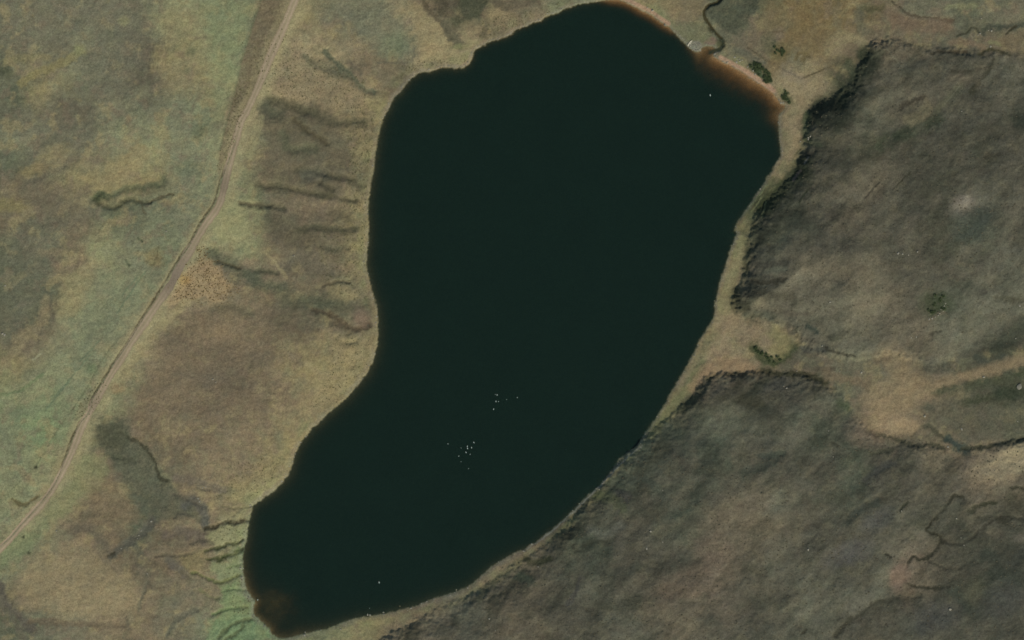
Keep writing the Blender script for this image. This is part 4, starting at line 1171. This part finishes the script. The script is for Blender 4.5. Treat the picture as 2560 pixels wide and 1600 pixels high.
# ------------------------------------------------------------------ shrubs
def mat_leaf(name, rgb):
    m, nt, b = new_mat(name)
    tc = N(nt, 'ShaderNodeTexCoord')
    f = maprange(nt, noise(nt, tc.outputs['Object'], 1.4, 3), .25, .75, .65, 1.35)
    c = N(nt, 'ShaderNodeRGB'); a_ = alb(rgb); c.outputs[0].default_value = (a_[0], a_[1], a_[2], 1)
    nt.links.new(scale_col(nt, c.outputs[0], f), b.inputs['Base Color']); b.inputs['Roughness'].default_value = .8; b.inputs['Specular IOR Level'].default_value = .1
    return m


M_LEAF = mat_leaf('shrub_leaf', (82, 94, 64)); M_TWIG = mat_flat('twig', (84, 74, 58), .9, .2, 4)


def shrub_parts(seed):
    r = random.Random(seed); bm = bmesh.new()
    lobes = [(r.uniform(-.6, .6), r.uniform(-.6, .6), r.uniform(.3, .7), r.uniform(.4, .7)) for _ in range(7)]
    for lx, ly, lz, lr in lobes:
        for _ in range(70):
            v = Vector((r.gauss(0, 1), r.gauss(0, 1), abs(r.gauss(0, .8)))).normalized() * lr * r.uniform(.65, 1.1)
            c = Vector((lx, ly, lz * .8)) + v
            c.z = max(.05, c.z)
            u = Vector((r.gauss(0, 1), r.gauss(0, 1), r.gauss(0, .5))).normalized() * r.uniform(.09, .17); w = Vector((r.gauss(0, 1), r.gauss(0, 1), r.gauss(0, .5))).normalized().cross(u) * r.uniform(.5, .9)
            bm.faces.new([bm.verts.new(c + u), bm.verts.new(c + w), bm.verts.new(c - u), bm.verts.new(c - w)])
    me = bpy.data.meshes.new('foliage'); bm.to_mesh(me); bm.free(); me.materials.append(M_LEAF)
    bm = bmesh.new()
    for lx, ly, lz, lr in lobes:
        bmesh.ops.create_cone(bm, cap_ends=True, segments=5, radius1=.05, radius2=.02, depth=1,
                              matrix=Matrix.Translation((lx * .5, ly * .5, lz * .4)) @ Vector((lx, ly, lz)).to_track_quat('Z', 'Y').to_matrix().to_4x4() @ Matrix.Diagonal((1, 1, max(.3, lz), 1)))
    ms = bpy.data.meshes.new('stem'); bm.to_mesh(ms); bm.free(); ms.materials.append(M_TWIG)
    return me, ms


SHR = [shrub_parts(s) for s in range(4)]


def shrub(p, size, label, group):
    root = bpy.data.objects.new('low_shrub', None); COL.objects.link(root)
    f_, s_ = rnd.choice(SHR)
    x, y = wx(p); root.location = (x, y, zat(x, y) - .05); root.scale = (size, size, size * .75); root.rotation_euler = (0, 0, rnd.uniform(0, 6.28))
    link('foliage', f_, None, root); link('stem', s_, None, root)
    tag(root, label, 'shrub', group)


def poly_pts(poly, n):
    xs = [p[0] for p in poly]; ys = [p[1] for p in poly]; out = []
    while len(out) < n:
        p = (rnd.uniform(min(xs), max(xs)), rnd.uniform(min(ys), max(ys)))
        if inside(np.array([p[0]]), np.array([p[1]]), poly)[0]:
            out.append(p)
    return out


for p in poly_pts(cC((1400, 600), (1480, 580), (1600, 680), (1620, 770), (1560, 775), (1480, 690), (1420, 640)), 34):
    shrub(p, rnd.uniform(1.0, 1.9), 'low dark green shrub in the thicket behind the sandy beach', 'thicket behind the beach')
for p in poly_pts(cC((1700, 850), (1760, 860), (1810, 930), (1800, 975), (1750, 960), (1700, 900)), 10):
    shrub(p, rnd.uniform(.9, 1.6), 'low dark shrub in the clump at the end of the beach', 'clump at the end of the beach')
for p in poly_pts(cC((1640, 430), (1720, 430), (1760, 480), (1730, 540), (1650, 530)), 10):
    shrub(p, rnd.uniform(.9, 1.5), 'low green shrub beside the bare patch in the golden grass', 'shrubs in the golden grass')
for p in poly_pts(cK((490, 980), (540, 1000), (610, 1060), (700, 1040), (690, 1080), (620, 1105), (540, 1070)), 18):
    shrub(p, rnd.uniform(.8, 1.5), 'low dark green shrub on the tan flat below the hill', 'shrubs on the tan flat')
for p in poly_pts(cK((1630, 680), (1720, 630), (1820, 660), (1800, 750), (1680, 770)), 14):
    shrub(p, rnd.uniform(.8, 1.4), 'low green shrub in the dark hollow of the eastern hill', 'shrubs in the dark hollow')

# ------------------------------------------------------------------ rush tussocks and heather clumps: nobody could count them
def tufts(name, spots, rgb, label, cat, r0, r1, h):
    V, Fc = [], []
    rr = random.Random(hash(name) % 1000 if False else len(name))
    for (px_, py_) in spots:
        x, y = wx((px_, py_))
        if x < -398 or x > 398 or y < -254 or y > 254:
            continue
        z0 = zat(x, y)
        if z0 < .08:
            continue
        r = rr.uniform(r0, r1); hh = h * rr.uniform(.6, 1.2)
        n = 6; b0 = len(V); a0 = rr.uniform(0, 6.28)
        for k_ in range(n):
            an = a0 + k_ * 6.283 / n; q = r * rr.uniform(.7, 1.25)
            V.append((x + q * math.cos(an), y + q * math.sin(an), z0 - .08 + hh * .15))
        for k_ in range(n):
            an = a0 + (k_ + .5) * 6.283 / n; q = r * rr.uniform(.35, .7)
            V.append((x + q * math.cos(an), y + q * math.sin(an), z0 + hh * rr.uniform(.6, .95)))
        V.append((x + rr.uniform(-.1, .1), y + rr.uniform(-.1, .1), z0 + hh))
        for k_ in range(n):
            k2 = (k_ + 1) % n
            Fc += [(b0 + k_, b0 + k2, b0 + n + k_), (b0 + k2, b0 + n + k2, b0 + n + k_), (b0 + n + k_, b0 + n + k2, b0 + 2 * n)]
    me = bpy.data.meshes.new(name); me.from_pydata(V, [], Fc); me.update()
    o = link(name, me, mat_leaf(name + '_leaf', rgb))
    tag(o, label, cat, kind='stuff')


sp = poly_pts(cE((1400, 390), (1480, 420), (1660, 600), (1640, 680), (1560, 720), (1330, 700), (1180, 720), (1240, 600)), 420)
sp = [(p[0] + rnd.gauss(0, 9), p[1] + rnd.gauss(0, 9)) for p in sp]
sp += poly_pts(cE((1370, 320), (1480, 330), (1460, 420), (1380, 430)), 50)
tufts('rush_tussocks', sp, (112, 98, 68), 'dark rush tussocks dotting the tan bank beside the track', 'rushes', .18, .62, .4)
sp = []
for poly, n in ((cB((0, 300), (300, 200), (500, 400), (880, 560), (900, 820), (500, 700), (200, 700)), 420), (cB((700, 850), (950, 800), (900, 1150), (880, 1480), (720, 1480), (760, 1200)), 260),
                (cF((900, 200), (1220, 100), (1210, 420), (1230, 700), (1100, 700), (900, 560)), 240), (cF((1000, 940), (1280, 940), (1240, 1140), (1000, 1430), (800, 1500), (950, 1250)), 150),
                (cG((1500, 360), (1760, 320), (1870, 330), (1660, 620), (1400, 600)), 140), (cG((1400, 720), (1610, 740), (1580, 900), (1580, 1160), (1700, 1400), (1500, 1330)), 130),
                (cE((560, 1400), (700, 1260), (760, 1280), (640, 1512), (520, 1512)), 90), (cA((1600, 800), (1700, 500), (1760, 560), (1660, 980), (1560, 1150), (1480, 1330)), 170),
                (z1((150, 560), (640, 560), (660, 600), (300, 650), (100, 720), (0, 800), (0, 560)), 80), (z1((740, 200), (1500, 20), (1540, 60), (1240, 190), (900, 350), (760, 400)), 150)):
    sp += poly_pts(poly, n)
tufts('sedge_tussocks', sp, (94, 92, 64), 'small dark sedge tussocks dotting the grassy western bank', 'sedge', .22, .5, .4)
sp = []
for poly, n in ((cD((300, 700), (760, 330), (1840, 420), (1840, 1500), (60, 1500), (330, 1100)), 500), (cK((480, 200), (2300, 100), (2300, 1000), (1500, 900), (900, 1000), (450, 760)), 500),
                (cJ((0, 1100), (1000, 300), (1300, 20), (2000, 300), (2000, 1500), (0, 1500)), 700), (cL((0, 100), (1880, 200), (1880, 1500), (0, 1500)), 900)):
    sp += poly_pts(poly, n)
tufts('heather_clumps', sp, (84, 80, 64), 'dark heather clumps covering the eastern hills', 'heather', .3, .7, .35)
